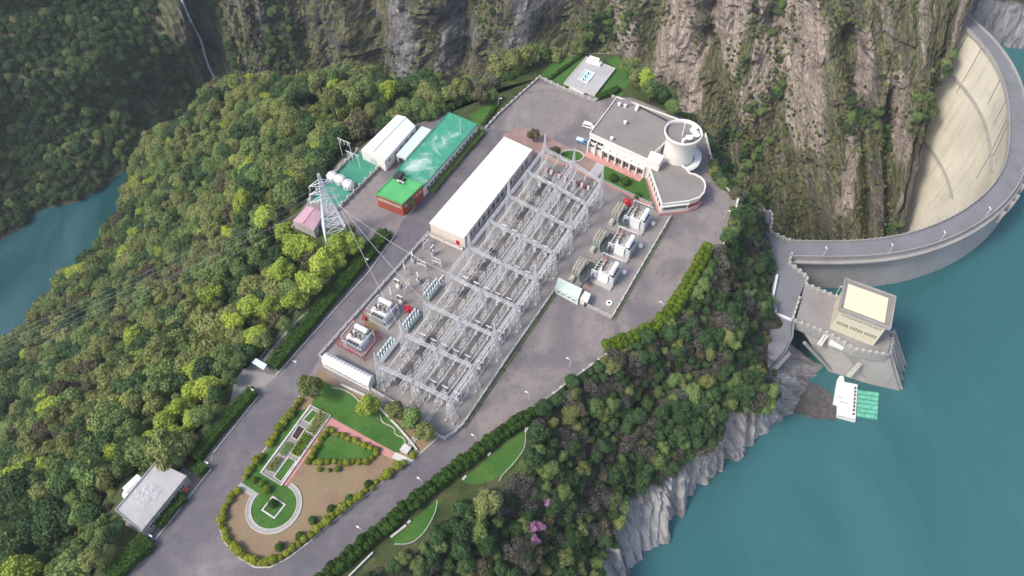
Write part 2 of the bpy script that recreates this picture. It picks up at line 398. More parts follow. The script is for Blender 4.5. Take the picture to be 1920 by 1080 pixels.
def rockmix(name, kindof):
    t = NT(name)
    sep = t.n('ShaderNodeSeparateXYZ'); t.l(t.geo.outputs['Position'], sep.inputs[0])
    nz = t.n('ShaderNodeSeparateXYZ'); t.l(t.geo.outputs['Normal'], nz.inputs[0])
    uvn = t.n('ShaderNodeUVMap'); uvn.uv_map = 'slope'
    def uv(a, b):
        m = t.n('ShaderNodeVectorMath', operation='MULTIPLY'); t.l(uvn.outputs[0], m.inputs[0]); m.inputs[1].default_value = (a, b, 1); return m.outputs[0]
    st = t.noise(0.11, 8, 0.7, uv(1, 0.16), 0.7)      # streaks down the fall line
    fine = t.noise(0.55, 6, 0.72, uv(1, 0.45))
    big = t.noise(0.02, 4, 0.6)
    if kindof == 'shore':
        strat = t.noise(0.42, 7, 0.72, uv(1, 0.14), 0.6)
        rock = t.ramp(strat, [(0.30, (0.06, 0.055, 0.062)), (0.42, (0.21, 0.195, 0.19)), (0.55, (0.37, 0.35, 0.335)), (0.75, (0.50, 0.48, 0.46))])
        rock = t.mix(t.mrange(big, 0.5, 0.65, 0, 0.35), rock, (0.25, 0.19, 0.165))
        soil = t.ramp(fine, [(0.3, (0.03, 0.038, 0.02)), (0.5, (0.065, 0.065, 0.04)), (0.75, (0.13, 0.115, 0.095))])
        lim = t.math('ADD', sep.outputs['Z'], t.math('MULTIPLY', t.noise(0.06, 4, 0.6), 8.0))
        col = t.mix(t.mrange(lim, -26.2, -24.2), rock, soil)
        side = t.math('LESS_THAN', sep.outputs['X'], -30.0)
        col = t.mix(side, col, t.ramp(fine, [(0.3, (0.04, 0.065, 0.025)), (0.7, (0.10, 0.115, 0.05))]))
        t.bump(fine, 0.8, 0.8)
    else:
        tan = t.ramp(st, [(0.30, (0.05, 0.047, 0.05)), (0.41, (0.115, 0.108, 0.092)), (0.52, (0.19, 0.172, 0.145)), (0.60, (0.33, 0.285, 0.25)), (0.70, (0.46, 0.43, 0.41))])
        grey = t.ramp(st, [(0.32, (0.03, 0.03, 0.04)), (0.48, (0.07, 0.066, 0.072)), (0.58, (0.14, 0.13, 0.125)), (0.68, (0.30, 0.29, 0.295))])
        xr = t.math('ADD', sep.outputs['X'], t.math('MULTIPLY', t.math('SUBTRACT', big, 0.5), 120.0))
        rock = t.mix(t.mrange(xr, 35, 95), grey, tan)
        rock = t.mix(t.mrange(fine, 0.45, 0.65, 0, 0.5), rock, k((0.05, 0.047, 0.045), 1))
        veg = t.ramp(fine, [(0.35, (0.045, 0.055, 0.03)), (0.5, (0.12, 0.122, 0.066)), (0.65, (0.21, 0.20, 0.125))])
        at = t.n('ShaderNodeAttribute', attribute_name='scree'); pf = t.math('ADD', at.outputs['Fac'], t.math('MULTIPLY', t.math('SUBTRACT', st, 0.5), 1.3))
        pale = t.ramp(fine, [(0.3, (0.20, 0.165, 0.145)), (0.5, (0.34, 0.285, 0.25)), (0.7, (0.48, 0.43, 0.39))]); pale = t.mix(t.mrange(xr, 20, 60), t.ramp(fine, [(0.35, (0.085, 0.085, 0.092)), (0.65, (0.27, 0.27, 0.28))]), pale)
        # grass holds on gentler ground and in patches
        pat = t.noise(0.05, 7, 0.72, uv(1, 0.4), 0.5)
        slopev = t.math('MULTIPLY', nz.outputs['Z'], 0.35)
        leftv = t.mrange(sep.outputs['X'], -240, -300, 0.0, 0.35)
        vf = t.math('ADD', t.math('ADD', pat, slopev), leftv)
        vf = t.math('ADD', vf, t.mrange(sep.outputs['X'], 30, 150, 0, 0.10))
        col = t.mix(t.mrange(vf, 0.56, 0.68), rock, veg)
        col = t.mix(t.mrange(pf, 0.32, 0.66, 0, .92), col, pale)
        mic = t.noise(1.1, 6, 0.75, uv(1, .5)); mic2 = t.noise(0.25, 5, 0.7, uv(1, .12))
        col = t.mix(1.0, col, t.ramp(mic, [(0.32, (0.42, 0.42, 0.42)), (0.5, (0.95, 0.95, 0.95)), (0.66, (1.5, 1.48, 1.42))]), 'MULTIPLY')
        col = t.mix(1.0, col, t.ramp(mic2, [(0.35, (0.6, 0.6, 0.62)), (0.5, (1, 1, 1)), (0.65, (1.35, 1.32, 1.28))]), 'MULTIPLY')
        t.bump(t.math('ADD', fine, st), 1.0, 1.6)
    return t.done(col, 0.95, 0.1)
M['shore_ground'] = rockmix('spur_ground', 'shore')
M['cliff'] = rockmix('cliff_rock', 'cliff')
def band_rock():
    t = NT('lakeside_rock')
    st = t.noise(0.35, 6, 0.7, t.pos(1, 1, 0.15), 0.6)
    sep = t.n('ShaderNodeSeparateXYZ'); t.l(t.geo.outputs['Position'], sep.inputs[0])
    rock = t.ramp(st, [(0.3, (0.10, 0.10, 0.115)), (0.5, (0.24, 0.24, 0.245)), (0.75, (0.36, 0.355, 0.35))])
    f = t.noise(0.4, 5, 0.7)
    col = t.mix(t.mrange(t.math('ADD', sep.outputs['Z'], t.math('MULTIPLY', f, 5)), -23, -21), rock, t.ramp(f, [(0.3, (0.02, 0.035, 0.015)), (0.7, (0.06, 0.07, 0.03))]))
    t.bump(st, 1, 1)
    return t.done(col, 0.95, 0.1)
M['band_rock'] = band_rock()
def water(name, c1, c2, scale=0.012):
    t = NT(name)
    a = t.noise(scale, 4, 0.55, t.pos(1, 0.6, 1), 0.8)
    col = t.ramp(a, [(0.35, c1), (0.7, c2)])
    wp = t.noise(0.018, 5, 0.65, t.pos(1, 0.35, 1), 0.6)
    t.bump(t.noise(0.55, 4, 0.65, t.pos(1, 0.6, 1)), 0.22, 0.35)
    col = t.mix(t.mrange(wp, 0.5, 0.66, 0, .3), col, k(c2, 1.3))
    m_ = t.done(col, 0.22, 0.4); t.l(t.mrange(wp, 0.42, 0.62, 0.12, 0.4), t.b.inputs['Roughness']); return m_
M['lake'] = water('lake_water', (0.030, 0.110, 0.120, 1), (0.040, 0.138, 0.143, 1), 0.008)
M['river'] = water('river_water', (0.010, 0.062, 0.072, 1), (0.04, 0.125, 0.14, 1), 0.016)
M['foam'] = plain('falling_water', (0.70, 0.73, 0.76), 0.4, 0.1)
def damface(name, c, joints):
    t = NT(name)
    a = t.noise(0.05, 6, 0.65); v = t.noise(0.35, 5, 0.7, t.pos(1, 1, 0.05))
    h = t.noise(0.5, 4, 0.6, t.pos(0.03, 0.03, 1.6))
    col = t.ramp(a, [(0.3, k(c, 0.85)), (0.7, k(c, 1.12))])
    col = t.mix(t.mrange(v, 0.48, 0.72, 0, 0.45 if joints else 0.3), col, k(c, 0.42))
    col = t.mix(t.mrange(h, 0.5, 0.8, 0, 0.3 if joints else 0.55), col, k(c, 0.62))
    t.bump(v, 0.2, 0.2)
    return t.done(col, 0.9, 0.15)
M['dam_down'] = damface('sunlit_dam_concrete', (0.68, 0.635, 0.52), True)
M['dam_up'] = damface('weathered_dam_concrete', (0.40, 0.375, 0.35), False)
# ------------------------------------------------------------------ terrain: the spur the station stands on
ZR, ZL = -170.0, -44.0
def st(top, l3, l1=None, l2=None): return (top, l1, l2, l3)
def lin(a, b, za, zb, z):
    f = (z - za) / (zb - za); return (a[0] + (b[0] - a[0]) * f, a[1] + (b[1] - a[1]) * f)
def lake_st(top, l1p, l2p):
    l1 = P(*l1p, -27); l2 = P(*l2p, ZL)
    return (top, (*l1, -27), (*l2, ZL), (l2[0] + 16, l2[1] - 5, -70))
def river_st(top, bot):
    return (top, (*lin(top, bot, 0, ZR, -27), -27), (*lin(top, bot, 0, ZR, ZL), ZL), (bot[0], bot[1], ZR - 6))
STN = [
 river_st((-135, -70), (-410, -90)), river_st(P(165, 1130), (-375, 20)), river_st(P(215, 985), (-345, 110)),
 river_st(P(345, 875), (-318, 175)), river_st(P(425, 725), (-305, 210)), river_st(P(500, 655), (-298, 232)), river_st(P(640, 500), (-284, 280)),
 (P(545, 425), (*P(400, 395, -55), -55), (*P(250, 352, -145), -145), (-262, 346, ZR - 6)), (P(572, 385), (*P(430, 330, -50), -50), (*P(302, 262, -138), -138), (-253, 380, ZR - 6)), (P(640, 300), (*P(540, 225, -32), -32), (*P(414, 160, -102), -102), (-222, 430, ZR - 6)),
 (P(690, 262), (*P(620, 185, -30), -30), (*P(500, 165, -82), -82), (-165, 432, ZR - 6)), (P(830, 215), (*P(790, 185, -22), -22), (*P(690, 165, -58), -58), (-120, 418, ZR - 6)),
 river_st(P(895, 180), (-105, 392)), river_st(P(960, 145), (-70, 378)), river_st(P(1010, 120), (-30, 366)), river_st(P(1090, 100), (25, 350)), river_st(P(1165, 100), (75, 325)),
 river_st(P(1190, 150), (105, 305)), river_st(P(1285, 215), (150, 272)),
 (P(1320, 252), (92, 224, -27), (104, 232, -44), (178, 258, ZR - 6)),
 (P(1340, 335), (93, 208, -27), (106, 212, -44), (190, 248, ZR - 6)),
 (P(1382, 376), (99, 193, -27), (107, 190, -44), (170, 225, ZR)),
 (P(1372, 430), (*P(1428, 440, -27), -27), (108, 168, -44), (135, 168, -72)),
 (P(1348, 472), (*P(1448, 560, -27), -27), (106, 148, -44), (128, 142, -72)),
 (P(1305, 545), (*P(1432, 680, -27), -27), (*P(1545, 690, ZL), ZL), (120, 122, -72)),
 lake_st(P(1222, 630), (1445, 745), (1470, 765)), lake_st(P(1135, 668), (1368, 775), (1393, 849)),
 lake_st(P(1060, 722), (1335, 835), (1352, 894)), lake_st(P(1000, 772), (1285, 862), (1301, 929)),
 lake_st(P(998, 850), (1238, 892), (1252, 1010)), lake_st(P(942, 922), (1190, 930), (1212, 1040)), lake_st(P(850, 962), (1150, 1000), (1186, 1078)),
 lake_st(P(780, 1035), (1130, 1060), (1165, 1150)), lake_st(P(665, 1095), (1100, 1150), (1140, 1230)),
 ((-35, 20), (8, 22, -27), (14, 22, -44), (30, 20, -70)), ((-60, -70), (-20, -70, -27), (-14, -70, -44), (5, -70, -70))]
TOPS = [s[0] for s in STN]
class Loft:
    """spur surface: t along the rim (station units), v in 0..3 down the slope"""
    def pt(s, t, v):
        i = min(int(t), len(STN) - 2); f = t - i; a, b = STN[i], STN[i + 1]
        def lv(S, n): return (S[0][0], S[0][1], 0.0) if n == 0 else S[n]
        j = min(int(v), 2); g = v - j
        q = []
        for c in range(3):
            p0 = lv(a, j)[c] * (1 - f) + lv(b, j)[c] * f
            p1 = lv(a, j + 1)[c] * (1 - f) + lv(b, j + 1)[c] * f
            q.append(p0 * (1 - g) + p1 * g)
        return q
    def out(s, t):
        a = s.pt(max(t - 0.6, 0), 1.0); b = s.pt(min(t + 0.6, len(STN) - 1), 1.0)
        d = Vector((b[0] - a[0], b[1] - a[1])); d = d.normalized() if d.length > 1e-4 else Vector((0, 1))
        return Vector((-d.y, d.x, 0))
LO = Loft()
tl = []; 
for i in range(len(STN) - 1):
    a, b = STN[i], STN[i + 1]
    L = max(dist(a[0], b[0]), dist(a[1], b[1]), dist(a[2], b[2]) if b[0][0] > -40 and i > 21 else 0)
    n = max(2, int(L / (1.1 if i > 22 else 2.2))); tl += [i + q / n for q in range(n)]
tl.append(len(STN) - 1.0)
vl = [q / 14 for q in range(14)] + [1 + q / 22 for q in range(22)] + [2 + q / 36 for q in range(37)]
cum = [0.0]
for t0, t1 in zip(tl, tl[1:]):
    a, b = LO.pt(t0, 1.6), LO.pt(t1, 1.6); cum.append(cum[-1] + dist(a, b))
ALT = dict(zip(tl, cum))
def spur_point(t, v):
    p = Vector(LO.pt(t, v)); o = LO.out(t)
    w = min(1.0, v * 2.2) if v > 0 else 0
    lake = t > 23.5
    along = ALT[t]
    if lake and v > 0.55:
        # rock ribs of the drawdown band: slanting strata and gullies
        rb = min(1, (v - 0.55) / 0.4)
        s1 = noise.noise(Vector((along * 0.055 + p.z * 0.02, 3.1, p.z * 0.012)))
        s2 = 1 - abs(noise.noise(Vector((along * 0.16 + p.z * 0.06, 8.7, p.z * 0.02)))) * 2
        s3 = 1 - abs(noise.noise(Vector((along * 0.42 + p.z * 0.15, 1.7, p.z * 0.05)))) * 2
        wz = along + p.z * 0.35 + 3 * noise.noise(Vector((along * .07, p.z * .07, 2)))
        blk = noise.cell(Vector((wz * 0.17, p.z * 0.035, 1))) + .6 * noise.cell(Vector((wz * 0.45 + 7, p.z * 0.09, 2))) + .2 * noise.cell(Vector((wz * 1.1, p.z * 0.25, 4)))
        p += o * (rb * (3.6 * s1 + 2.2 * (s2 - 0.5) + 1.0 * (s3 - 0.5) + 1.5 * blk))
        p.z += rb * 0.8 * noise.noise(Vector((along * 0.1, p.z * 0.3, 5))) if v < 1.9 else 0
    else:
        q = Vector((p.x, p.y, p.z)) * 0.03
        p += (o + Vector((0, 0, 0.6))) * (w * (7.0 * noise.fractal(q, 1.0, 2.0, 4)))
    return p
mb = MB(); NV = len(vl)
for t in tl:
    for v in vl: mb.v.append(tuple(spur_point(t, v)))
for i in range(len(tl) - 1):
    for j in range(NV - 1):
        a = i * NV + j; mb.f.append((a, a + 1, a + NV + 1, a + NV)); mb.m.append(0)
spur_v, spur_f = list(mb.v), list(mb.f)
def slope_uv(o, uvs):
    me = o.data; li = np.zeros(len(me.loops), dtype=np.int32); me.loops.foreach_get('vertex_index', li)
    me.uv_layers.new(name='slope').data.foreach_set('uv', np.array(uvs, dtype=np.float32)[li].ravel()); return o
tag(slope_uv(mb.build('hillside', M['shore_ground']), [(c, v * 22) for c in cum for v in vl]), kind='structure')
SPUR = BVHTree.FromPolygons([Vector(v) for v in spur_v], spur_f)
# level top of the spur: the asphalt sheet
mb = MB(); rim = [tuple(spur_point(t, 0.0))[:2] for t in tl]
mb.v = [(x, y, 0.0) for x, y in rim]; mb.f = [tuple(range(len(rim) - 1, -1, -1))]; mb.m = [0]
tag(mb.build('road', M['asphalt']), kind='structure')

# ------------------------------------------------------------------ terrain: far wall of the gorge
WST = [(-470, 20, 1.25, 0), (-440, 100, 1.25, 0), (-392, 200, 1.25, 0), (-338, 285, 1.2, 0), (-303, 325, 1.15, 0), (-270, 362, 1.1, 0), (-252, 398, 1.0, 0), (-240, 426, .8, 0), (-222, 455, .5, 1), (-186, 452, .45, 1),
       (-140, 448, .42, 1), (-70, 424, .4, 1), (0, 400, .4, 1), (60, 375, .42, 1), (118, 334, .45, 1), (169.5, 294, .48, 1), (206, 264, .46, 1), (219, 252, .46, 1)]
WS = smooth([(a, b, c, d) for a, b, c, d in WST], 24)
WOUT = []
for i in range(len(WS)):
    a = WS[max(i - 26, 0)]; b = WS[min(i + 26, len(WS) - 1)]
    d = Vector((b[0] - a[0], b[1] - a[1])).normalized(); f = min(1, max(0, (WS[i][0] - 60) / 110)); WOUT.append(Vector((-d.y, d.x, 0)).lerp(Vector((0.06, 1, 0)), f).normalized())
WB = MB(); nb_ = 0
for i in range(len(WS)):
    for h in (0, 60, 130, 200): WB.v.append((WS[i][0] + WOUT[i].x * h * WS[i][2], WS[i][1] + WOUT[i].y * h * WS[i][2], ZR - 6 + h))
for i in range(len(WS) - 1):
    for j in range(3): WB.f.append((i * 4 + j, i * 4 + 4 + j, i * 4 + 5 + j, i * 4 + 1 + j))
WBT = BVHTree.FromPolygons([Vector(v) for v in WB.v], WB.f)
def onwall(x, y):
    h = WBT.ray_cast(Vector((0, 0, CAM_H)), ray(x, y).normalized()); return (h[2] // 3 * 2.0, h[0].z - ZR + 6) if h[0] is not None else None
def feat(lines):
    out = []
    for pts_, w in lines:
        q = [onwall(*p) for p in pts_]; q = [a for a in q if a]
        out += [(a, b, w) for a, b in zip(q, q[1:])]
    return out
RAV = feat([([(395, 5), (400, 80), (412, 160)], 12), ([(690, 0), (700, 130)], 9), ([(862, 0), (868, 130)], 6), ([(1045, 0), (1050, 110)], 9), ([(1118, 0), (1120, 100)], 6), ([(1200, 0), (1225, 170)], 12), ([(1455, 90), (1470, 200), (1485, 320), (1492, 440)], 15), ([(1672, 260), (1665, 440)], 8), ([(1620, 150), (1640, 400)], 6), ([(1335, 80), (1360, 300)], 6)])
SCR = feat([([(752, 0), (765, 60), (755, 140)], 9), ([(850, 40), (845, 110)], 5), ([(985, 10), (990, 70)], 6), ([(1150, 20), (1165, 90)], 6), ([(1275, 20), (1255, 120)], 11), ([(1330, 10), (1345, 60)], 9), ([(1390, 0), (1370, 110)], 8), ([(1445, 40), (1440, 130)], 9), ([(1500, 20), (1512, 90), (1515, 200)], 12), ([(1505, 220), (1515, 265)], 5), ([(1590, 290), (1580, 350)], 6), ([(1685, 180), (1695, 280)], 6), ([(1630, 100), (1620, 250)], 4), ([(1300, 140), (1290, 220)], 5), ([(1420, 150), (1400, 200)], 6)])
def segd(a, h, fl):
    best = 0.0
    for (p, q, w) in fl:
        dx, dy = q[0] - p[0], q[1] - p[1]; L2 = dx * dx + dy * dy + 1e-6
        f = max(-.15, min(1.15, ((a - p[0]) * dx + (h - p[1]) * dy) / L2)); d2 = (a - p[0] - dx * f) ** 2 + ((h - p[1] - dy * f) * .6) ** 2
        if d2 < 9 * w * w: best = max(best, math.exp(-d2 / (w * w)))
    return best
HL = [q * 2.1 for q in range(86)] + [180 + (q * 8) for q in range(1, 11)]
SHEAR = [0.36 * min(1, max(0, (w_[0] + 20) / 170)) for w_ in WS]
def wall_point(i, h):
    x, y, run, cl = WS[i]; o = WOUT[i]
    p = Vector((x, y, ZR - 6 + h)) + o * (h * run)
    al = i * 2.0 + SHEAR[i] * h
    if cl > 0.3:
        warp = 10 * noise.noise(Vector((al * 0.01, h * 0.012, 2)))
        g1 = 1 - abs(noise.noise(Vector(((al + warp) * 0.016 + h * 0.0015, h * 0.003, 4.2)))) * 2.2
        g2 = 1 - abs(noise.noise(Vector(((al + warp) * 0.05 + h * 0.004, h * 0.008, 9.2)))) * 2.0
        g3 = noise.fractal(Vector((al * 0.12, h * 0.05, 1.2)), 0.9, 2.1, 4)
        ww = i * 2.0 + 7 * noise.noise(Vector((i * .06, h * .05, 5)))
        dd = cl * (13.0 * (g1 - 0.5) + 7.0 * (g2 - 0.5) + 3.6 * g3 + 2.2 * noise.cell(Vector((al * .11 + .03 * h, h * .05, 3))) + 1.2 * noise.cell(Vector((al * .3, h * .14, 8)))) - 17 * segd(ww, h, RAV)
        p -= o * dd * min(1, h / 20)
        p.z += 1.2 * noise.noise(Vector((al * 0.2, h * 0.2, 0)))
    if cl < 0.99:
        q = p * 0.014
        p -= (o - Vector((0, 0, 0.5))) * ((1 - cl) * (26 * noise.fractal(q, 1.0, 2.0, 4)) * min(1, h / 25))
    return p
mb = MB(); NH = len(HL)
for i in range(len(WS)):
    for h in HL: mb.v.append(tuple(wall_point(i, h)))
for i in range(len(WS) - 1):
    for j in range(NH - 1):
        a = i * NH + j; mb.f.append((a, a + NH, a + NH + 1, a + 1)); mb.m.append(0)
scree = [segd(i * 2.0 + 6 * noise.noise(Vector((i * .09, h * .06, 1))), h, SCR) for i in range(len(WS)) for h in HL]
WALL = BVHTree.FromPolygons([Vector(v) for v in mb.v], list(mb.f))
tag(slope_uv(mb.build('cliff', M['cliff']), [(i * 2.0 + SHEAR[i] * h, h) for i in range(len(WS)) for h in HL]), kind='structure')
bpy.data.objects['cliff'].data.attributes.new('scree', 'FLOAT', 'POINT').data.foreach_set('value', scree)
def cast(x, y, trees=None):
    best = None
    for tr in (trees or (SPUR, WALL)):
        h = tr.ray_cast(Vector((0, 0, CAM_H)), ray(x, y).normalized())
        if h[0] is not None and (best is None or h[3] < best[3]): best = h
    return best
# far shore of the lake, beyond the dam
FS = smooth([(200, 372), (228, 352), (250, 340), (275, 334), (310, 322), (360, 312), (420, 306), (500, 300)], 20)
mb = MB(); HF = [q * 1.3 for q in range(24)] + [31 + q * 6 for q in range(1, 22)]
for i, (x, y) in enumerate(FS):
    for h in HF:
        run = 0.5 if h < 22 else 0.75
        ox, oy = 0.25, 0.97
        al = i * 2.2
        d = 2.5 * noise.noise(Vector((al * 0.12, h * 0.02, 3))) + 1.5 * (1 - 2 * abs(noise.noise(Vector((al * 0.35 + h * 0.05, h * 0.03, 6))))) + (4 * noise.fractal(Vector((al * .05, h * .05, 0)), 1, 2, 3) if h > 18 else 0)
        off = h * 0.5 + max(0, h - 22) * 0.4
        mb.v.append((x + ox * (off - d), y + oy * (off - d), ZL - 3 + h))
NF = len(HF)
for i in range(len(FS) - 1):
    for j in range(NF - 1):
        a = i * NF + j; mb.f.append((a, a + NF, a + NF + 1, a + 1)); mb.m.append(0)
FARSHORE = BVHTree.FromPolygons([Vector(v) for v in mb.v], list(mb.f))
tag(mb.build('lakeside_hill', M['band_rock']), kind='structure')

# ------------------------------------------------------------------ dam (crest arc traced at its own level)
ZC = -25.0
UP = PL([(1478, 480), (1520, 484), (1560, 486), (1640, 484), (1720, 470), (1800, 440), (1870, 395), (1912, 345), (1922, 290)], ZC)
DN = PL([(1478, 456), (1520, 456), (1560, 455), (1640, 452), (1720, 438), (1800, 405), (1850, 365), (1882, 322), (1896, 280)], ZC)
def circfit(pts):
    A = np.array([[2 * x, 2 * y, 1] for x, y in pts]); b = np.array([x * x + y * y for x, y in pts])
    s = np.linalg.lstsq(A, b, rcond=None)[0]; return s[0], s[1], math.sqrt(s[2] + s[0] ** 2 + s[1] ** 2)
MID = [((a[0] + b[0]) / 2, (a[1] + b[1]) / 2) for a, b in zip(UP, DN)]
MID += PL([(1908, 205), (1897, 150), (1868, 98), (1830, 55), (1785, 22)], ZC)
cl = smooth(MID, 10)
cl = [(p[0], p[1]) for p in walk([(p[0], p[1]) for p in cl], 2.5)]
for _ in range(30): cl = [cl[0]] + [((a[0] + 2 * b[0] + c[0]) / 4, (a[1] + 2 * b[1] + c[1]) / 4) for a, b, c in zip(cl, cl[1:], cl[2:])] + [cl[-1]]
DN_N = []
for i in range(len(cl)):
    a = cl[max(i - 1, 0)]; b = cl[min(i + 1, len(cl) - 1)]
    d = Vector((b[0] - a[0], b[1] - a[1])).normalized(); DN_N.append(Vector((-d.y, d.x)))   # points to the downstream (inner) side
def dam_pt(i, off, z):
    return (cl[i][0] + DN_N[i].x * off, cl[i][1] + DN_N[i].y * off, z)
ND = len(cl)
dam = thing('arch_dam', 'tall curved arch dam of pale concrete holding back the teal lake', 'dam', (cl[0][0], cl[0][1], ZC))
o0 = tuple(dam.location)
def bulge(i, dz):
    s = math.sin(math.pi * min(1, max(0, i / (ND - 1)))); return s * 9.0 * math.sin(min(1.0, dz / 90.0) * math.pi * 0.75)
def face(name, offs, mat, flip):
    mb = MB()
    nz = len(offs)
    for i in range(ND):
        for dz, of in offs:
            mb.v.append(dam_pt(i, of - bulge(i, dz), ZC - dz))
    for i in range(ND - 1):
        for j in range(nz - 1):
            a = i * nz + j; q = (a, a + 1, a + nz + 1, a + nz)
            mb.f.append(q if not flip else q[::-1]); mb.m.append(0)
    return mb.off(o0).build(name, mat, dam)
HALF = 4.0
face('downstream_face', [(0, HALF - 1.2), (1.2, HALF - 1.2)] + [(q, HALF - 1.2 + q * 0.05) for q in range(6, 156, 6)], M['dam_down'], False)
face('upstream_face', [(0, -HALF + 0.2), (2.6, -HALF + 0.2), (3.0, -HALF + 1.4)] + [(q, -HALF + 1.4) for q in range(5, 75, 4)], M['dam_up'], True)
def ribbon(name, o1, o2, z0, z1, mat, parent, i0=0, i1=None):
    mb = MB(); i1 = ND if i1 is None else i1
    for i in range(i0, i1):
        for o, z in ((o1, z0), (o2, z0), (o2, z1), (o1, z1)): mb.v.append(dam_pt(i, o, z))
    for i in range(i1 - i0 - 1):
        a, b = 4 * i, 4 * i + 4
        for q in ((3, 2, 6, 7), (2, 1, 5, 6), (0, 3, 7, 4), (1, 0, 4, 5)): mb.f.append(tuple(a + w for w in q)); mb.m.append(0)
    n = 4 * (i1 - i0); mb.f += [(0, 1, 2, 3), (n - 1, n - 2, n - 3, n - 4)]; mb.m += [0, 0]
    return mb.off(o0).build(name, mat, parent)
ribbon('crest_road', -HALF + 0.5, HALF - 0.2, ZC - 0.8, ZC + 0.02, M['quay_floor'], dam)
ribbon('parapet', -HALF + 0.1, -HALF + 0.5, ZC - 0.9, ZC + 1.1, M['concrete'], dam)
pd = ribbon('parapet', HALF - 0.2, HALF + 0.2, ZC - 0.9, ZC + 1.0, M['concrete'], dam)
ribbon('ledge', -HALF - 1.3, -HALF + 0.05, ZC - 2.2, ZC - 1.5, M['concrete'], dam)
cbm = MB().box((0, 0, -.08), (0.5, 0.5, 0.42)).mesh('coping_block', M['concrete'])
for i in range(0, ND):
    a = dam_pt(i, HALF, ZC + 1.25); put('coping_block', cbm, pd, (a[0] - o0[0], a[1] - o0[1], a[2] - o0[2]), math.atan2(DN_N[i].y, DN_N[i].x))
# inspection walkways along the sunlit face and its dark drain lines
for dz, i0, i1 in ((22, int(ND * .60), ND - 2), (62, int(ND * .70), ND - 8)):
    mb = MB()
    for i in range(i0, i1 - 1):
        of = HALF - 1.2 + dz * 0.05
        a = dam_pt(i, of - bulge(i, dz) + 0.6, ZC - dz - (i - i0) * 0.05); b = dam_pt(i + 1, of - bulge(i + 1, dz) + 0.6, ZC - dz - (i + 1 - i0) * 0.05)
        mb.bar(a, b, 1.4, 0.5); 
        mb.bar((a[0] + DN_N[i].x * .6, a[1] + DN_N[i].y * .6, a[2] + 1), (b[0] + DN_N[i].x * .6, b[1] + DN_N[i].y * .6, b[2] + 1), 0.12)
    mb.off(o0).build('inspection_walkway', M['concrete'], dam)
for f, d0, d1 in ((.93, 2, 22), (.885, 2, 32), (.775, 2, 20), (.72, 2, 20), (.665, 2, 44), (.64, 2, 24)):
    i = int(ND * f); mb = MB(); prev = None
    for q in range(d0, d1, 3):
        of = HALF - 1.2 + q * 0.05; p = dam_pt(i, of - bulge(i, q) + 0.08, ZC - q)
        if prev: mb.bar(prev, p, 0.34, 0.2)
        prev = p
    mb.off(o0).build('drain_channel', M['quay_floor'], dam)
# gate openings with piers near the middle of the crest
for f in (.40, .425, .45, .475):
    i = int(ND * f); a = dam_pt(i, -HALF - 1.2, ZC - 4.5)
    mb = MB(); mb.box(a, (3.2, 2.6, 5), math.atan2(DN_N[i].y, DN_N[i].x)); mb.off(o0).build('gate_pier', M['concrete'], dam)
for f in (.06, .16, .255, .36, .5, .62):
    i = int(ND * f); a = dam_pt(i, -HALF + 1.1, ZC)
    lp = thing('crest_lamp', 'white lamp post on the dam crest road, the %s from the quay' % ORD[[.06, .16, .255, .36, .5, .62].index(f)], 'lamp post', a, 0, 'lamp posts along the dam crest')
    mb = MB(); mb.tube((0, 0, 0), (0, 0, 4.2), 0.08, 6); mb.build('pole', M['rail'], lp)
    mb = MB(); mb.box((0, 0.6, 4.25), (0.35, 1.5, 0.18)); mb.build('lamp_head', M['rail'], lp)
# far abutment: thrust block, stair walls
ab = thing('abutment_block', 'grey concrete abutment with sloping walls at the far end of the dam', 'abutment', (cl[-1][0], cl[-1][1], ZC))
oo = tuple(ab.location)
e = dam_pt(ND - 1, 0, ZC); dv = Vector((cl[-1][0] - cl[-4][0], cl[-1][1] - cl[-4][1])).normalized()
mb = MB(); mb.box((e[0] + dv.x * 3, e[1] + dv.y * 3, ZC - 12), (7, 9.5, 24), math.atan2(dv.y, dv.x)); mb.off(oo).build('thrust_block', M['dam_up'], ab)
q1 = P(1733, 8, ZC - 6); q2 = P(1750, 60, ZC - 28); q3 = P(1770, 14, ZC - 2)
mb = MB(); mb.bar((*q1, ZC - 6), (*q2, ZC - 28), 2.0, 4); mb.off(oo).build('stair_wall', M['concrete'], ab)
mb = MB(); mb.bar((*q1, ZC - 5), (*q3, ZC - 1), 1.6, 4); mb.off(oo).build('stair_wall', M['concrete'], ab)
q4 = P(1782, 62, ZC - 30)
mb = MB(); mb.bar((*q2, ZC - 29), (*q4, ZC - 31), 4.0, 3); mb.off(oo).build('landing', M['concrete'], ab)

# ------------------------------------------------------------------ lake and river
mb = MB()
lake_poly = [(20, -300), (600, -300), (600, 420), (300, 420), (262, 352)] + [dam_pt(i, -1.0, 0)[:2] for i in range(ND - 1, -1, -1)] + [(104, 183), (92, 175), (80, 150), (60, 110), (30, 80), (10, 40), (-10, -40), (-10, -300)]
mb.v = [(x, y, ZL) for x, y in lake_poly]; mb.f = [tuple(range(len(lake_poly)))]; mb.m = [0]
tag(mb.build('lake_water', M['lake']), kind='structure')
mb = MB()
rv = [(-560, -120), (-380, -120), (-330, 120), (-270, 230), (-240, 320), (-205, 375), (-100, 360), (20, 330), (120, 285), (200, 230), (260, 225), (255, 275), (200, 300), (130, 350), (40, 400), (-100, 450), (-235, 490), (-270, 440), (-300, 380), (-350, 310), (-430, 200), (-520, 20)]
mb.v = [(x, y, ZR) for x, y in rv]; mb.f = [tuple(range(len(rv)))]; mb.m = [0]
tag(mb.build('river_water', M['river']), kind='structure')
